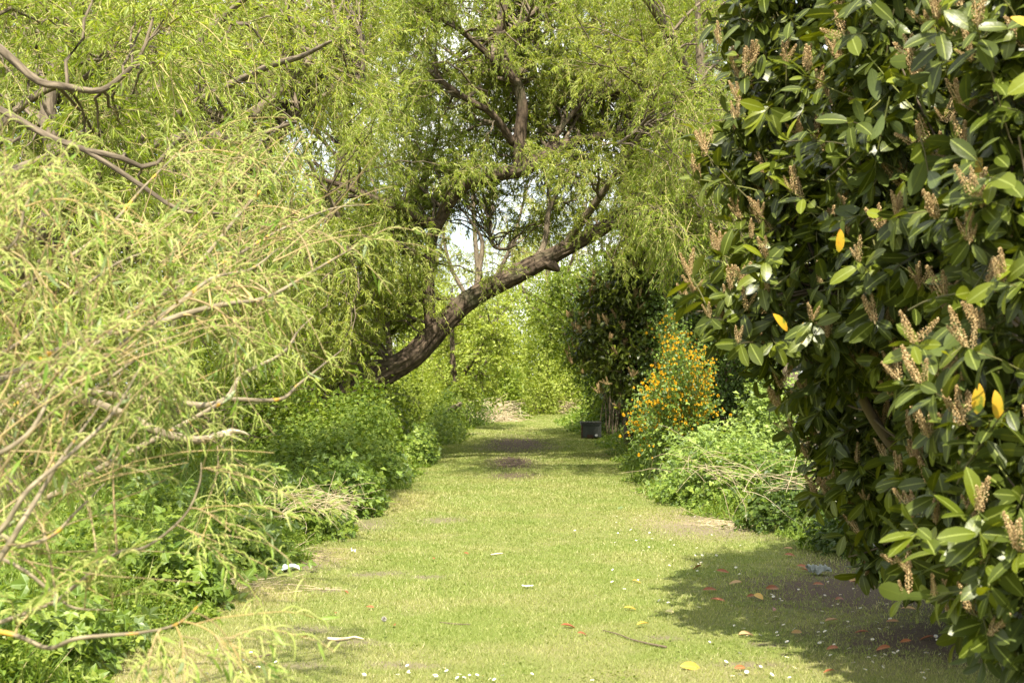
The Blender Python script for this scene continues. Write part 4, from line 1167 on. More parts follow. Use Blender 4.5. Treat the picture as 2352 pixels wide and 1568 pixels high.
# ---------------------------------------------------------------- laurels
def make_spike(seed):
    r = np.random.default_rng(seed)
    mb = MB()
    n = 62
    z = np.linspace(.10, 1, n)
    a = np.arange(n) * 2.4 + r.normal(size=n) * .3
    rad = .095 * np.sin(np.clip((1.12 - z) * 2.2, 0, 1.57)) * r.uniform(.75, 1.2, n)
    c = np.stack([np.cos(a) * rad, np.sin(a) * rad, z], 1)
    oct_ = np.array([(1, 0, 0), (-1, 0, 0), (0, 1, 0), (0, -1, 0), (0, 0, 1), (0, 0, -1)], float)
    tri = np.array([(0, 2, 4), (2, 1, 4), (1, 3, 4), (3, 0, 4), (2, 0, 5), (1, 2, 5), (3, 1, 5), (0, 3, 5)])
    V = c[:, None] + oct_[None] * (.030 * r.uniform(.7, 1.25, n))[:, None, None]
    mb.add(V.reshape(-1, 3), tris=(tri[None] + (np.arange(n) * 6)[:, None, None]).reshape(-1, 3), rnd=np.repeat(np.clip(r.normal(.5, .3, n), 0, 1), 6))
    P = np.stack([0 * z, 0 * z, np.linspace(0, 1, n)], 1)[None]
    tubes(mb, P[:, ::8], .022, .012, 5, rnd=.9)
    return mb

def laurel(name, label, base, blobs, dens, seed, leafsize, trunk_pts, n_spike_obj, spike_frac, spike_len=(.08, .13), sprays=(), yellow=(), lpt=None):
    r = np.random.default_rng(seed)
    root = thing(name, label, 'shrub', (base[0], base[1], float(ground_z(*base))))
    C = np.array([b[0] for b in blobs]); RR = np.array([b[1] for b in blobs])
    O, N = [], []
    for i in range(len(blobs)):
        n = int(dens * 4 * math.pi * RR[i] ** 2)
        u = nrm(r.normal(size=(n, 3)))
        rr = RR[i] * (1 + .24 * lump(u * 2.6, seed + i, 1.5) - .25 * r.uniform(size=n) ** 2.0)
        p = C[i] + u * rr[:, None]
        dd = np.linalg.norm(p[:, None] - C[None], axis=2) / RR[None]
        dd[:, i] = 9
        ok = (dd.min(1) > .8) & (p[:, 2] > ground_z(p[:, 0], p[:, 1]) + .15)
        O.append(p[ok]); N.append(u[ok])
    O = np.vstack(O); N = np.vstack(N)
    if len(sprays):
        O = np.vstack([O, np.array([s[0] for s in sprays])]); N = np.vstack([N, nrm(np.array([s[1] for s in sprays], float))])
    k = len(O)
    L = r.uniform(.20, .44, k) * leafsize / .12
    d = nrm(N * .8 + np.array([0, 0, .22]) + r.normal(size=(k, 3)) * .45)
    P = curves(O - d * (L * .7)[:, None], d, L, 5, r.uniform(-.1, .7, k), .06, r)
    mb = MB(); tubes(mb, P, .0042, .0024, 5, rnd=r.uniform(size=k))
    # inner branches
    tp = [np.asarray(t) for t in trunk_pts]
    mbt = MB(); lim = []
    for i, t in enumerate(tp):
        c, rad, _ = limb_tube(mbt, t, np.linspace(.055, .018, len(t)), 8, .06, seed + i, .08)
        lim.append(c)
    LP = np.vstack(lim)
    sel = r.permutation(k)[:min(k, 700)]
    pk = np.linalg.norm(LP[None] - O[sel][:, None], axis=2).argmin(1)
    S = LP[pk]; E = P[sel, 0]
    ct = (S + E) / 2 + np.array([0, 0, -.1])
    t = np.linspace(0, 1, 7)[None, :, None]
    tubes(mbt, S[:, None] * (1 - t) ** 2 + ct[:, None] * 2 * t * (1 - t) + E[:, None] * t * t, .010, .004, 5, rnd=r.uniform(size=len(sel)))
    mbt.build('branch_sprays', M['twig_dark'], root, smooth=True)
    mb.build('shoots', M['laurel_stem'], root)
    # leaves: alternate along each shoot, closer at the tip
    nl = lpt or 10
    q = k * nl
    li = np.repeat(np.arange(k), nl); j = np.tile(np.arange(nl), k)
    tt = np.clip((j + .5 + r.uniform(-.3, .3, q)) / nl, 0, 1) ** .75
    p, tg = along(P, li, tt)
    an = j * 2.4 + r.uniform(0, 6.28, k)[li] + r.normal(size=q) * .25
    ref = np.where(np.abs(tg[:, 2:3]) > .9, np.array([1.0, 0, 0]), np.array([0, 0, 1.0]))
    A = nrm(np.cross(tg, ref)); B = np.cross(tg, A)
    flatk = (r.uniform(size=k) < .55)[li]
    an = np.where(flatk & (j < nl - 3), np.pi * (j % 2) + r.normal(size=q) * .35, an)
    rd = A * np.cos(an)[:, None] + B * np.sin(an)[:, None]
    ld = nrm(rd * .85 + tg * (.25 + .5 * tt)[:, None] + np.array([0, 0, -.42]) + r.normal(size=(q, 3)) * .20)
    no = nrm(tg * .8 + np.array([0, 0, .5]) - rd * .1 + r.normal(size=(q, 3)) * .32)
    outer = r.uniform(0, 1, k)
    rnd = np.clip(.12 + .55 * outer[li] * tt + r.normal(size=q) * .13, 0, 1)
    sz = leafsize * r.uniform(.68, 1.22, q) * (1.05 - .25 * (j == nl - 1))
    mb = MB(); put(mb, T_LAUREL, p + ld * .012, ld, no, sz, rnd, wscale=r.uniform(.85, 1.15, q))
    # inner leaves that close the interior, coloured darker to paint in its shade
    n2 = int(k * 3.2)
    bi = r.choice(len(blobs), n2, p=RR ** 3 / (RR ** 3).sum())
    p2 = C[bi] + nrm(r.normal(size=(n2, 3))) * (RR[bi] * r.uniform(.45, .9, n2))[:, None]
    ok = p2[:, 2] > ground_z(p2[:, 0], p2[:, 1]) + .1
    p2 = p2[ok]; n2 = len(p2)
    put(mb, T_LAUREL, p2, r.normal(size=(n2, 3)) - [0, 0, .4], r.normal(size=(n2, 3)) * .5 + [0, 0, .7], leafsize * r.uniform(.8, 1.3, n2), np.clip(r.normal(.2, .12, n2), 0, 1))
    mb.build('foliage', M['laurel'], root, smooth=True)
    # flower spikes: upright browned racemes near the shoot tips
    has = np.where(r.uniform(size=k) < spike_frac)[0]
    has = np.unique(np.concatenate([has, np.arange(k - len(sprays), k)])) if len(sprays) else has
    tips, dirs, lens = [], [], []
    for h in has:
        for c in range(r.integers(2, 7)):
            p, tg = along(P, np.array([h]), np.array([r.uniform(.9, 1.0)]))
            dv = nrm(tg[0] * .35 + np.array([0, 0, .95]) + r.normal(size=3) * .26)
            tips.append(p[0]); dirs.append(dv); lens.append(r.uniform(*spike_len))
    tips = np.array(tips); dirs = np.array(dirs); lens = np.array(lens)
    order = np.argsort(vis_rank(tips))
    protos = [make_spike(s) for s in range(4)]
    meshes = []
    for i, s in enumerate(protos):
        o = s.build('flower_spike', M['spike'], None)
        meshes.append(o.data); bpy.data.objects.remove(o)
    for h in order[:n_spike_obj]:
        o = bpy.data.objects.new('flower_spike', meshes[int(r.integers(4))])
        o.rotation_mode = 'QUATERNION'
        o.rotation_quaternion = Vector(dirs[h]).to_track_quat('Z', 'Y')
        o.scale = (lens[h],) * 3
        o.location = Vector(tips[h]) - root.location
        o.parent = root
        COL.objects.link(o)
    rest = order[n_spike_obj:]
    if len(rest):
        mb = MB()
        for i in range(4):
            sel = rest[i::4]
            s = protos[i]
            V = np.vstack(s.v); n0 = len(V)
            Z = dirs[sel]; X = nrm(np.cross(Z, r.normal(size=(len(sel), 3)))); Y = np.cross(Z, X)
            W = tips[sel][:, None] + lens[sel][:, None, None] * (V[None, :, 0:1] * X[:, None] + V[None, :, 1:2] * Y[:, None] + V[None, :, 2:3] * Z[:, None])
            off = (np.arange(len(sel)) * n0)[:, None, None]
            mb.add(W.reshape(-1, 3), tris=(np.vstack(s.f3)[None] + off).reshape(-1, 3), quads=(np.vstack(s.f4)[None] + off).reshape(-1, 4), rnd=np.tile(np.concatenate(s.rnd), len(sel)))
        mb.build('flower_spikes', M['spike'], root, kind='stuff')
    for (yp, yd, yn, ys) in yellow:
        mb = MB(); put(mb, T_LAUREL, np.array([yp]), np.array([yd], float), np.array([yn], float), ys, r.uniform(), wscale=1.0)
        mb.build('yellow_leaf', M['yellow_leaf'], root, smooth=True)
    return root

def vis_rank(p):
    """rank of how large a point's surroundings show: near and inside the frame first"""
    d = p[:, 1]
    px = CX + p[:, 0] / d * F; py = HY - (p[:, 2] - EYE) / d * F
    out = (px < 0) | (px > 2352) | (py < 0) | (py > 1568)
    return d + (p[:, 0] * 1.2) + out * 1000

BL = []
KL = 1.17
def blob(px, py, d, rad): BL.append((at(px, py, d * KL), rad * KL))
# upper left overhang
blob(1970, -120, 7.9, .62); blob(1955, 100, 7.7, .58); blob(1940, 320, 7.5, .54); blob(1960, 520, 7.3, .52); blob(1880, 680, 7.1, .42)
blob(2080, -260, 8.0, .70); blob(2300, -300, 8.6, .75)
# lower left, drawn back under the overhang
blob(2010, 840, 7.9, .52); blob(2090, 1010, 7.9, .50); blob(2150, 1140, 7.6, .44)
# middle
blob(2150, 20, 6.6, .52); blob(2140, 320, 6.4, .50); blob(2190, 620, 6.3, .48); blob(2290, 900, 6.5, .50); blob(2340, 1130, 6.3, .44)
# near right
blob(2460, 120, 5.2, .46); blob(2450, 420, 5.0, .42); blob(2440, 780, 4.9, .42); blob(2520, 1080, 4.8, .42); blob(2500, 1290, 4.6, .38); blob(2400, 1250, 5.5, .40); blob(2620, 1420, 4.4, .34)
# body behind
blob(2280, 0, 8.4, .75); blob(2310, 420, 8.4, .75); blob(2350, 800, 8.6, .7); blob(2420, 1060, 8.4, .55); blob(2700, 300, 7.0, .7); blob(2760, 900, 7.0, .7); blob(2700, -100, 7.5, .7); blob(2450, -200, 9.2, .7)
_r = np.random.default_rng(4)
for _c, _q in list(BL):
    for _k in range(2):
        _u = nrm(_r.normal(size=3) + np.array([-.5, -.5, .1]))
        BL.append((_c + _u * _q * .95, _q * _r.uniform(.28, .46)))
sprays = [
    (at(2130, 790, 4.75 * KL), (-.2, -.9, .2)), (at(2165, 890, 4.7 * KL), (-.1, -.9, .05)), (at(2290, 800, 4.5 * KL), (-.2, -.9, .1)), (at(1620, 650, 7.0 * KL), (-.9, -.3, .25)), (at(1690, 720, 6.9 * KL), (-.8, -.4, .1)),
    (at(1690, 640, 6.9 * KL), (-.7, -.5, .4)), (at(2180, 500, 5.0 * KL), (-.6, -.7, .0)), (at(2240, 510, 4.9 * KL), (-.3, -.8, -.1)), (at(1900, 240, 6.4 * KL), (-.5, -.7, .2)), (at(2090, 1230, 5.2 * KL), (-.9, -.3, -.1)), (at(2160, 1330, 4.9 * KL), (-.7, -.5, -.2)),
    (at(2260, 1420, 4.5 * KL), (-.4, -.7, -.3)), (at(1640, 380, 7.2 * KL), (-.9, -.2, .1)), (at(1990, 600, 6.0 * KL), (-.3, -.8, .1)), (at(2260, 80, 4.9 * KL), (-.3, -.8, .3)), (at(2180, 60, 5.1 * KL), (-.4, -.8, .2)), (at(1660, 120, 7.3 * KL), (-.8, -.4, .5)),
    (at(1700, 200, 7.3 * KL), (-.8, -.5, .3)), (at(1720, 230, 7.2 * KL), (-.7, -.5, .2)), (at(1650, 400, 7.2 * KL), (-.9, -.3, .0)), (at(1670, 690, 6.9 * KL), (-.8, -.4, .3)), (at(1650, 720, 6.9 * KL), (-.8, -.5, .2)), (at(1720, 760, 6.8 * KL), (-.6, -.6, .1)), (at(1750, 590, 6.7 * KL), (-.5, -.7, .2)), (at(1860, 470, 6.4 * KL), (-.4, -.8, .1)), (at(1880, 730, 6.4 * KL), (-.4, -.8, .2)), (at(2190, 640, 5.2 * KL), (-.3, -.8, .2)), (at(1880, 170, 6.7 * KL), (-.4, -.8, .3)),
    (at(2300, 1290, 4.5 * KL), (-.4, -.8, .0)), (at(2060, 450, 5.8 * KL), (-.4, -.8, .0)),
]
yl = [(at(2320, 40, 4.4 * KL), (.8, -.3, -.3), (-.2, -.7, .6), .115), (at(1970, 300, 6.2 * KL), (.9, -.2, -.05), (0, -.4, .9), .125), (at(1930, 525, 6.0 * KL), (.0, -.2, -1), (.3, -.9, .1), .115), (at(1775, 720, 6.6 * KL), (.7, 0, -.6), (.2, -.8, .5), .125),
      (at(2255, 360, 5.0 * KL), (-.5, -.1, -.9), (-.2, -.9, .2), .125), (at(2285, 895, 4.5 * KL), (.2, -.1, -1), (.1, -.9, .2), .11), (at(2250, 880, 4.6 * KL), (-.1, -.1, -1), (-.2, -.9, .2), .115), (at(1845, 740, 6.6 * KL), (.0, 0, -1), (.2, -.9, .2), .115)]
laurel('cherry_laurel_bush', 'huge glossy cherry laurel with browned flower spikes filling the right foreground', (3.1, 9.0), BL, 25, 1201, .134,
       [[np.array([3.16, 8.89, -.1]), np.array([2.92, 8.77, 1.0]), np.array([2.69, 8.66, 2.2]), np.array([2.57, 8.66, 3.6])],
        [np.array([3.16, 8.89, -.1]), np.array([2.92, 7.72, 1.0]), np.array([2.57, 6.79, 1.6]), np.array([2.22, 5.85, 2.0])],
        [np.array([3.16, 8.89, -.1]), np.array([2.81, 7.96, .6]), np.array([2.46, 6.55, .9]), np.array([2.22, 5.50, 1.0])],
        [np.array([3.16, 9.01, -.1]), np.array([2.57, 8.77, .9]), np.array([2.11, 8.54, 1.5]), np.array([1.87, 8.42, 2.2])],
        [np.array([3.28, 9.01, -.1]), np.array([3.51, 9.36, 1.5]), np.array([3.51, 9.59, 3.5])]],
       100, .40, (.08, .16), sprays=sprays, yellow=yl)

B2 = []
for (px, py, d, rd) in [(1500, 640, 30, .95), (1420, 720, 30, .85), (1380, 800, 29.5, .6), (1500, 780, 29.5, .85), (1440, 860, 29, .6), (1580, 720, 30, 1.0), (1600, 860, 30, 1.0), (1540, 920, 31, .8), (1540, 560, 31, .9), (1640, 600, 31, 1.0)]:
    B2.append((at(px, py, d), rd))
laurel('cherry_laurel_bush', 'smaller shaded cherry laurel with pale flower spikes overhanging the plastic bin', (3.6, 31), B2, 17, 1302, .15,
       [[np.array([3.6, 31, -.1]), np.array([3.4, 30.5, 1.5]), np.array([3.0, 30, 3.0])], [np.array([3.6, 31, -.1]), np.array([3.0, 30, 1.6]), np.array([2.3, 29.5, 2.2])]], 60, .3, (.14, .22), lpt=9)

# ---------------------------------------------------------------- kerria with orange flowers
def kerria():
    r = np.random.default_rng(71)
    d0 = 22.8
    p = at(1545, 1045, d0)
    root = thing('kerria_shrub', 'arching shrub covered in small orange yellow pompom flowers', 'shrub', (p[0], d0, 0))
    base = np.array([p[0], d0, 0.0])
    T = np.vstack([crown_points(150, [(1480, 720), (1560, 690), (1640, 760), (1650, 940), (1560, 1020), (1440, 1030), (1430, 930), (1470, 850), (1520, 790)], 21.3, 23.4, r),
                   crown_points(24, [(1400, 960), (1480, 860), (1500, 680), (1620, 640), (1660, 1000), (1420, 1060)], 21.2, 23.4, r)])
    k = len(T)
    S = base + r.normal(size=(k, 3)) * [.25, .25, 0]
    ct = (S + T) / 2 + np.array([.1, .1, .75])
    t = np.linspace(0, 1, 11)[None, :, None]
    P = S[:, None] * (1 - t) ** 2 + ct[:, None] * 2 * t * (1 - t) + T[:, None] * t * t
    mb = MB(); tubes(mb, P, .006, .0025, 4, rnd=r.uniform(size=k)); mb.build('stems', M['green_stem'], root)
    q = k * 60
    li = np.repeat(np.arange(k), 60)
    p, tg = along(P, li, .3 + .7 * r.uniform(size=q))
    p = p + r.normal(size=(q, 3)) * .05
    mb = MB(); put(mb, T_DIAMOND, p, r.normal(size=(q, 3)) - [0, 0, .3], r.normal(size=(q, 3)) * .6 + [0, -.3, .7], .055 * r.uniform(.6, 1.3, q), np.clip(r.normal(.4, .2, q), 0, 1))
    mb.build('foliage', M['bramble'], root)
    # a pompom flower
    fm = MB()
    n = 26
    u = nrm(r.normal(size=(n, 3)))
    put(fm, T_DIAMOND, u * .15, u + r.normal(size=(n, 3)) * .5, u + r.normal(size=(n, 3)) * .3, .55, np.clip(r.normal(.5, .3, n), 0, 1), wscale=1.4)
    fo = fm.build('flower', M['kerria_flower'], None); me = fo.data; bpy.data.objects.remove(fo)
    nf = 1500
    nc = 210
    ci = r.integers(0, k, nc)
    cp, _ = along(P, ci, .35 + .65 * r.uniform(size=nc) ** .8)
    wt = r.uniform(size=nc) ** 2.2; wt /= wt.sum()
    pick = r.choice(nc, nf, p=wt)
    fp = cp[pick] + r.normal(size=(nf, 3)) * .085; fp[:, 1] -= .05
    fs = r.uniform(.018, .044, nf)
    od = np.argsort(-fs / fp[:, 1])
    for h in od[:100]:
        o = bpy.data.objects.new('flower', me); o.scale = (fs[h],) * 3; o.rotation_euler = tuple(r.uniform(0, 6, 3))
        o.location = Vector(fp[h]) - root.location; o.parent = root; COL.objects.link(o)
    mb = MB(); V = np.vstack(fm.v); rest = od[100:]
    W = fp[rest][:, None] + V[None] * fs[rest][:, None, None]
    mb.add(W.reshape(-1, 3), tris=(np.vstack(fm.f3)[None] + (np.arange(len(rest)) * len(V))[:, None, None]).reshape(-1, 3), rnd=np.tile(np.concatenate(fm.rnd), len(rest)))
    mb.build('flowers', M['kerria_flower'], root, kind='stuff')
kerria()

# ---------------------------------------------------------------- the plastic bin
def box(mb, lo, hi, bev=.006, mat=0):
    lo = np.array(lo, float); hi = np.array(hi, float)
    c = (lo + hi) / 2; h = (hi - lo) / 2; b = min(bev, h.min() * .45)
    V = []; idx = {}
    for ax in range(3):
        for sg in (-1, 1):
            o = [a for a in range(3) if a != ax]
            for s1, s2 in ((-1, -1), (1, -1), (1, 1), (-1, 1)):
                p = np.zeros(3); p[ax] = sg * h[ax]; p[o[0]] = s1 * (h[o[0]] - b); p[o[1]] = s2 * (h[o[1]] - b)
                key = [0, 0, 0]; key[ax] = sg; key[o[0]] = s1; key[o[1]] = s2
                idx[(ax, tuple(key))] = len(V); V.append(c + p)
    q, t = [], []
    for ax in range(3):
        for sg in (-1, 1):
            o = [a for a in range(3) if a != ax]
            f = []
            for s1, s2 in ((-1, -1), (1, -1), (1, 1), (-1, 1)):
                key = [0, 0, 0]; key[ax] = sg; key[o[0]] = s1; key[o[1]] = s2; f.append(idx[(ax, tuple(key))])
            q.append(f if sg * (-1 if ax == 1 else 1) > 0 else f[::-1])
    for a in range(3):
        for b2 in range(a + 1, 3):
            c3 = 3 - a - b2
            for sa in (-1, 1):
                for sb in (-1, 1):
                    k1 = [0, 0, 0]; k1[a] = sa; k1[b2] = sb; k1[c3] = -1
                    k2 = list(k1); k2[c3] = 1
                    q.append([idx[(a, tuple(k1))], idx[(a, tuple(k2))], idx[(b2, tuple(k2))], idx[(b2, tuple(k1))]])
    for sx in (-1, 1):
        for sy in (-1, 1):
            for sz in (-1, 1):
                k = (sx, sy, sz); t.append([idx[(0, k)], idx[(1, k)], idx[(2, k)]])
    mb.add(np.array(V), tris=t, quads=q, mat=mat)

def plastic_bin():
    x, y = gp(1357, 1008)
    w, dp, h = .58, .5, .5
    root = thing('storage_bin', 'dark grey box shaped plastic bin with a flat lid at the right path edge', 'bin', (x, y, float(ground_z(x, y))))
    z = root.location[2]
    def P(name, lo, hi, mat, bev=.008):
        mb = MB(); box(mb, np.array(lo) + [x, y, z], np.array(hi) + [x, y, z], bev); return mb.build(name, M[mat], root)
    P('body', (-w / 2 + .02, -dp / 2 + .02, .045), (w / 2 - .02, dp / 2 - .02, h - .05), 'bin', .02)
    P('lid', (-w / 2 - .015, -dp / 2 - .015, h - .045), (w / 2 + .015, dp / 2 + .015, h), 'bin_lid', .014)
    P('rim', (-w / 2 - .002, -dp / 2 - .002, h - .10), (w / 2 + .002, dp / 2 + .002, h - .052), 'bin', .008)
    for s in (-1, 1):
        P('corner_post', (s * (w / 2 - .022) - .022, -dp / 2, .0), (s * (w / 2 - .022) + .022, -dp / 2 + .03, h - .102), 'bin_rust' if s < 0 else 'bin', .006)
    P('base_trim', (-.12, -dp / 2 - .004, .03), (.06, -dp / 2 + .018, .13), 'bin_rust', .005)
    for s in (-1, 1):
        P('foot', (s * .24 - .03, -dp / 2 + .03, -.02), (s * .24 + .03, -dp / 2 + .1, .043), 'bin', .006)
    # round white tap cap
    mb = MB()
    a = np.arange(16) / 16 * 6.283
    ring = lambda rr, yy: np.stack([x + .145 + np.cos(a) * rr, np.full(16, y + yy), z + .105 + np.sin(a) * rr], 1)
    V = np.vstack([ring(.036, -dp / 2 + .02), ring(.036, -dp / 2 - .012), ring(.022, -dp / 2 - .018), [[x + .145, y - dp / 2 - .018, z + .105]]])
    q = [(k * 16 + i, k * 16 + (i + 1) % 16, (k + 1) * 16 + (i + 1) % 16, (k + 1) * 16 + i) for k in range(2) for i in range(16)]
    mb.add(V, tris=[(32 + i, 32 + (i + 1) % 16, 48) for i in range(16)], quads=q)
    mb.build('cap', M['white'], root)
plastic_bin()

# ---------------------------------------------------------------- little things on the lawn
def daisies():
    r = np.random.default_rng(15)
    mb = MB()
    n = 13
    a = np.arange(n) / n * 6.283
    d = np.stack([np.cos(a), np.sin(a), 0 * a + .25], 1)
    put(mb, T_DIAMOND, d * .25 + [0, 0, 2.2], d, np.tile([0, 0, 1.0], (n, 1)), .8, .5, mat=0)
    P = np.array([[(0, 0, 0), (.05, 0, .8), (0.03, .04, 1.6), (0, 0, 2.25)]], float)
    tubes(mb, P, .09, .07, 4, mat=2)
    b = np.arange(8) / 8 * 6.283
    V = np.vstack([np.stack([np.cos(b) * .34, np.sin(b) * .34, 0 * b + 2.24], 1), np.stack([np.cos(b) * .22, np.sin(b) * .22, 0 * b + 2.42], 1), [[0, 0, 2.46]]])
    mb.add(V, tris=[(8 + i, 8 + (i + 1) % 8, 16) for i in range(8)], quads=[(i, (i + 1) % 8, 8 + (i + 1) % 8, 8 + i) for i in range(8)], mat=1)
    o = mb.build('daisy', [M['white'], M['daisy_eye'], M['green_stem']])
    me = o.data; bpy.data.objects.remove(o)
    groups = [  # px, py, spread, n, label, group
        (1960, 1505, (170, 42), 62, 'small white daisy in the mown grass near the bottom, beside the laurel shade', 'daisies beside the laurel shade'),
        (1850, 1400, (150, 45), 48, 'small white daisy scattered around the edge of the laurel shadow', 'daisies along the shadow edge'),
        (1520, 1300, (110, 45), 34, 'small white daisy in the sunny grass left of the laurel shadow', 'daisies in the sunny grass'),
        (1440, 1235, (80, 22), 26, 'tiny white daisy in the lit grass short of the right brambles', 'daisies near the right brambles'),
        (1040, 1548, (110, 18), 26, 'white daisy at the bottom edge in the middle of the lawn', 'daisies at the bottom of the lawn'),
        (560, 1525, (60, 22), 10, 'white daisy beyond the low willow twig at the bottom left', 'daisies beyond the willow twig')]
    for (px, py, sp, n, lab, g) in groups:
        for i in range(n):
            qx = px + r.normal() * sp[0]; qy = min(py + r.normal() * sp[1], 1562)
            x, y = gp(qx, max(qy, 1190))
            o = bpy.data.objects.new('daisy', me)
            s = r.uniform(.009, .0145)
            o.scale = (s, s, s); o.location = (x, y, float(ground_z(x, y)) - .002)
            o.rotation_euler = (r.uniform(-.1, .7), r.normal() * .25, r.uniform(0, 6.28))
            COL.objects.link(o)
            tag(o, lab, 'daisy', g)
daisies()

def fallen_leaves():
    r = np.random.default_rng(21)
    def one(px, py, size, rnd, ang, lift, label, group=None, curlseed=0, fold=.5):
        x, y = gp(px, py)
        z = float(ground_z(x, y))
        tpl = T_strip(.42, [(.10, .20), (.28, .42), (.5, .5), (.72, .44), (.9, .22)], curl=r.uniform(.05, .45), fold=fold)
        dirv = np.array([[math.cos(ang), math.sin(ang), lift]])
        mb = MB(); c = nrm(dirv) * size * .5
        put(mb, tpl, np.array([[x, y, z + .022]]) - c * [1, 1, 0], dirv, np.array([[r.normal() * .6, -.35 + r.normal() * .35, 1]]), size, rnd)
        o = mb.build('fallen_leaf', M['fallen'], None, smooth=True)
        # set the origin at the leaf
        me = o.data
        co = np.zeros(len(me.vertices) * 3, np.float32); me.vertices.foreach_get('co', co)
        co = co.reshape(-1, 3) - np.array([x, y, z], np.float32)
        me.vertices.foreach_set('co', co.ravel()); o.location = (x, y, z)
        tag(o, label, 'leaf', group)
    one(1587, 1533, .125, .86, .1, .05, 'large clean yellow leaf lying on the grass at the bottom', fold=.35)
    one(1537, 1410, .085, 1.0, -.9, .1, 'pale cream yellow leaf standing out on the lawn near the daisies')
    one(1476, 1441, .095, .86, .55, .25, 'narrow yellow orange leaf just above the long brown twig')
    one(1447, 1402, .09, .84, .05, .1, 'flat orange yellow leaf up the lawn from the long brown twig')
    one(1462, 1338, .07, .82, -.3, .1, 'small orange leaf on the sunny lawn, furthest of the orange ones')
    one(1306, 1441, .105, .12, .15, .05, 'flat red brown leaf in the middle of the lawn')
    one(1338, 1458, .07, .15, .3, .05, 'small red brown leaf just below the flat middle one')
    one(1742, 1380, .11, .80, 2.2, .5, 'curled leaf, yellow on top and rusty below, at the shadow edge')
    one(1778, 1405, .075, .2, 1.2, .3, 'curled rusty leaf right of the curled yellow one')
    spots = [(1852, 1310), (1810, 1262), (1815, 1275), (1845, 1302), (1725, 1375), (1690, 1345), (1648, 1380), (1775, 1360), (1930, 1385), (1950, 1330), (2000, 1350), (1990, 1312), (2040, 1315), (2085, 1410), (2080, 1480), (2130, 1470), (2200, 1440), (2050, 1435), (2255, 1450),
             (1980, 1455), (1960, 1340), (1910, 1430), (2170, 1300), (1630, 1360), (1660, 1325), (1830, 1455), (1910, 1490), (2030, 1490), (1880, 1350), (2240, 1505), (1905, 1548), (1700, 1540), (1600, 1310), (1715, 1460)]
    for i, (px, py) in enumerate(spots):
        shade = px > 1880
        tanl = i % 4 == 1
        lab = ('tan dead leaf lying in the shade under the laurel' if tanl else 'rusty brown dead leaf lying in the shade under the laurel') if shade else ('tan dead leaf on the grass at the edge of the laurel shadow' if tanl else 'rusty brown dead leaf on the grass at the edge of the laurel shadow')
        one(px, py, r.uniform(.07, .125), (r.uniform(.55, .75) if tanl else r.uniform(.05, .4)), r.uniform(-.6, .6) + (3.14 if r.uniform() < .5 else 0), r.uniform(0, .25), lab, 'fallen laurel leaves')
    for i, (px, py) in enumerate([(850, 1398), (795, 1360), (905, 1440), (770, 1415), (995, 1290), (1070, 1275), (700, 1475)]):
        one(px, py, r.uniform(.045, .07), r.uniform(.0, .3), r.uniform(0, 6.28), r.uniform(0, .3), 'small dark brown dead leaf on the left part of the lawn', 'small dead leaves on the lawn')
fallen_leaves()

def stick(name, label, cat, pts, radii, mat, sides=7, rough=.12, seed=0):
    pts = [np.array(p) for p in pts]
    x, y = pts[0][0], pts[0][1]
    root = (x, y, float(ground_z(x, y)))
    mb = MB(); limb_tube(mb, pts, radii, sides, rough, seed, .015)
    V = [v - np.array(root) for v in mb.v]; mb.v = V
    o = mb.build(name, M[mat], None, smooth=True); o.location = root
    return tag(o, label, cat)
def gl(lst, lift=.012):
    out = []
    for q in lst:
        x, y = gp(q[0], q[1]); out.append((x, y, float(ground_z(x, y)) + lift + (q[2] if len(q) > 2 else 0)))
    return out
stick('stick', 'pale peeled stick lying on the lawn at lower left', 'stick', gl([(752, 1477), (775, 1478), (800, 1474), (815, 1471), (835, 1475)], .014), [.010, .010, .008, .007, .004], 'wood_pale', 8, .25, 3)
stick('twig', 'long thin brown twig lying on the lawn at lower right', 'twig', gl([(1385, 1450), (1420, 1459), (1450, 1470), (1490, 1480), (1530, 1488)]), [.003, .004, .005, .006, .008], 'twig_dark', 6, .15, 4)
stick('twig', 'short dark twig lying near the low willow at the bottom left', 'twig', gl([(585, 1520), (605, 1517), (626, 1512)]), [.006, .006, .005], 'twig_dark', 6, .15, 5)
stick('twig', 'faint thin twig lying in the centre of the lawn', 'twig', gl([(1010, 1428), (1045, 1432), (1080, 1433)]), [.003, .004, .003], 'twig_dark', 6, .15, 6)
stick('branch', 'fallen brown branch sticking out of the left brambles onto the grass', 'branch', gl([(440, 1298, .16), (490, 1300, .15), (520, 1302, .10), (560, 1320, .03), (580, 1330, .0)], .02), [.018, .017, .015, .012, .008], 'bark_pale', 8, .12, 7)
stick('branch', 'pale broken bough sticking out of the far left bank beside the path', 'branch', [at(1000, 985, 41), at(1018, 955, 40.5), at(1040, 938, 40), at(1060, 926, 40)], [.05, .07, .08, .06], 'bark_pale', 8, .2, 8)
stick('twig', 'pale dry stalk lying on the grass right of the white paper', 'twig', gl([(690, 1350), (740, 1352), (800, 1354)]), [.003, .003, .002], 'straw', 6, .1, 9)
stick('twig', 'pale straw piece lying in the middle of the lawn', 'twig', gl([(1128, 1276), (1142, 1274), (1155, 1273)]), [.008, .010, .006], 'wood_pale', 6, .2, 10)

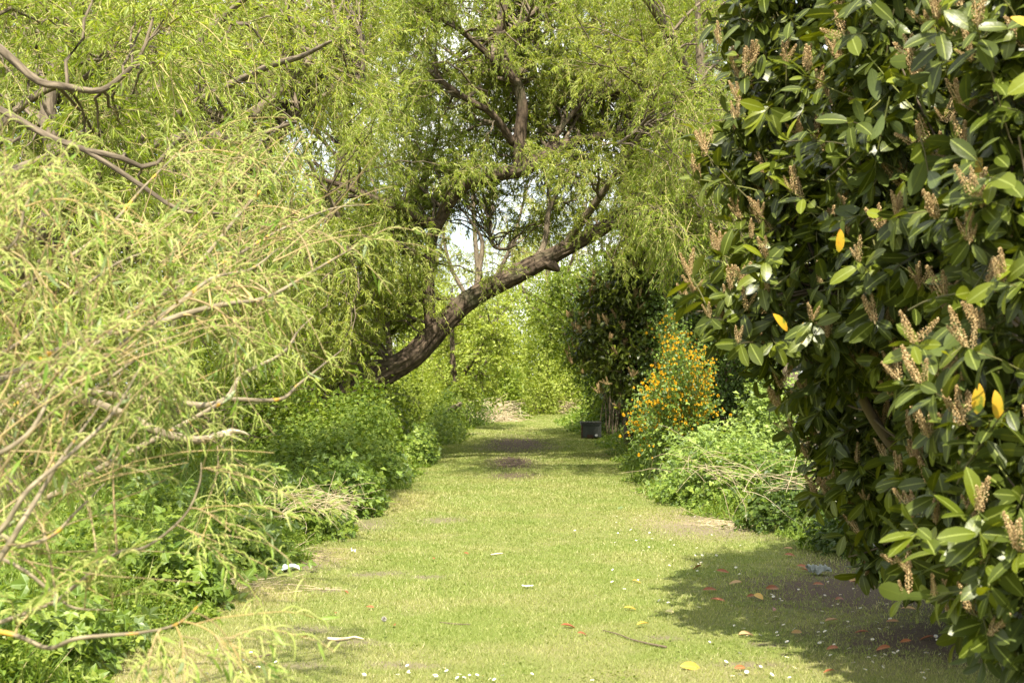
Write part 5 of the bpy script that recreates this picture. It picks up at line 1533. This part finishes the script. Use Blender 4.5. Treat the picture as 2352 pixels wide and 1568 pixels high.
def crumpled(name, label, cat, px, py, w, l, h, mat, seed, ang=0):
    r = np.random.default_rng(seed)
    x, y = gp(px, py); z = float(ground_z(x, y))
    n = 16
    u, v = np.meshgrid(np.linspace(-1, 1, n), np.linspace(-1, 1, n))
    u, v = u.ravel(), v.ravel()
    q = np.stack([u, v, 0 * u], 1)
    zz = h * (.42 + .45 * lump(q * 2.2, seed, 1.3) + .25 * np.abs(lump(q * 5, seed + 1, 1.4)) + .25 * (u < -.6))
    X = u * w / 2 * (1 + .10 * lump(q * 3, seed + 2)) ; Y = v * l / 2 * (1 + .12 * lump(q * 3, seed + 3))
    c, s = math.cos(ang), math.sin(ang)
    V = np.stack([X * c - Y * s, X * s + Y * c, np.maximum(zz, .004)], 1)
    V2 = V - [0, 0, .0025]
    i, j = np.meshgrid(np.arange(n - 1), np.arange(n - 1)); a = (j * n + i).ravel()
    Q = np.stack([a, a + 1, a + n + 1, a + n], 1)
    per = list(range(n)) + [n * k + n - 1 for k in range(1, n)] + [n * (n - 1) + k for k in range(n - 2, -1, -1)] + [n * k for k in range(n - 2, 0, -1)]
    E = [(per[k], per[(k + 1) % len(per)], per[(k + 1) % len(per)] + n * n, per[k] + n * n) for k in range(len(per))]
    mb = MB(); mb.add(np.vstack([V, V2]), quads=np.vstack([Q, Q[:, ::-1] + n * n, np.array(E)]))
    o = mb.build(name, M[mat], None); o.location = (x, y, z + .01)
    return tag(o, label, cat)
crumpled('paper_scrap', 'crumpled white paper scrap lying at the left edge of the lawn', 'litter', 657, 1306, .21, .16, .055, 'paper', 5, .15)
crumpled('plastic_wrap', 'crumpled clear plastic wrapper at the edge of the right brambles', 'litter', 1880, 1318, .17, .14, .09, 'film', 6, .4)
crumpled('paper_scrap', 'small whitish scrap lying in the centre of the lawn', 'litter', 1212, 1355, .085, .06, .02, 'white', 7, .1)
crumpled('paper_scrap', 'tiny white lump by the bramble edge above the paper', 'litter', 812, 1268, .045, .04, .03, 'white', 8, .1)  # small white lump on the ground, not paper

def clocks():
    r = np.random.default_rng(8)
    mb = MB()
    tubes(mb, np.array([[(0, 0, 0), (.002, 0, .06), (0, .003, .12)]]), .0016, .0014, 4, mat=0)
    n = 220
    u = nrm(r.normal(size=(n, 3)))
    P = np.stack([np.array([0, 0, .13]) + u * .002, np.array([0, 0, .13]) + u * .017], 1)
    tubes(mb, P, .0004, .0014, 3, mat=1)
    o = mb.build('dandelion_clock', [M['green_stem'], M['down']]); me = o.data; bpy.data.objects.remove(o)
    for (px, py, s, lab) in [(882, 1470, 1.0, 'lone fluffy dandelion seed head standing left on the lawn above the pale stick'), (2340, 1615, 1.0, None), (2338, 1640, 1, None), (2395, 1600, 1, None), (2337, 1625, 1.05, 'fluffy dandelion seed head in the bottom right corner beside the laurel shadow')]:
        if lab is None: continue
        x, y = gp(px if px < 2000 else 2345, min(py, 1600))
        if px > 2000: x, y = gp(2322, 1590)
        o = bpy.data.objects.new('dandelion_clock', me); o.scale = (s,) * 3; o.location = (x, y, float(ground_z(x, y))); COL.objects.link(o)
        tag(o, lab, 'dandelion')
clocks()
print('tris', sum(len(o.data.polygons) for o in bpy.data.objects if o.type == 'MESH'))
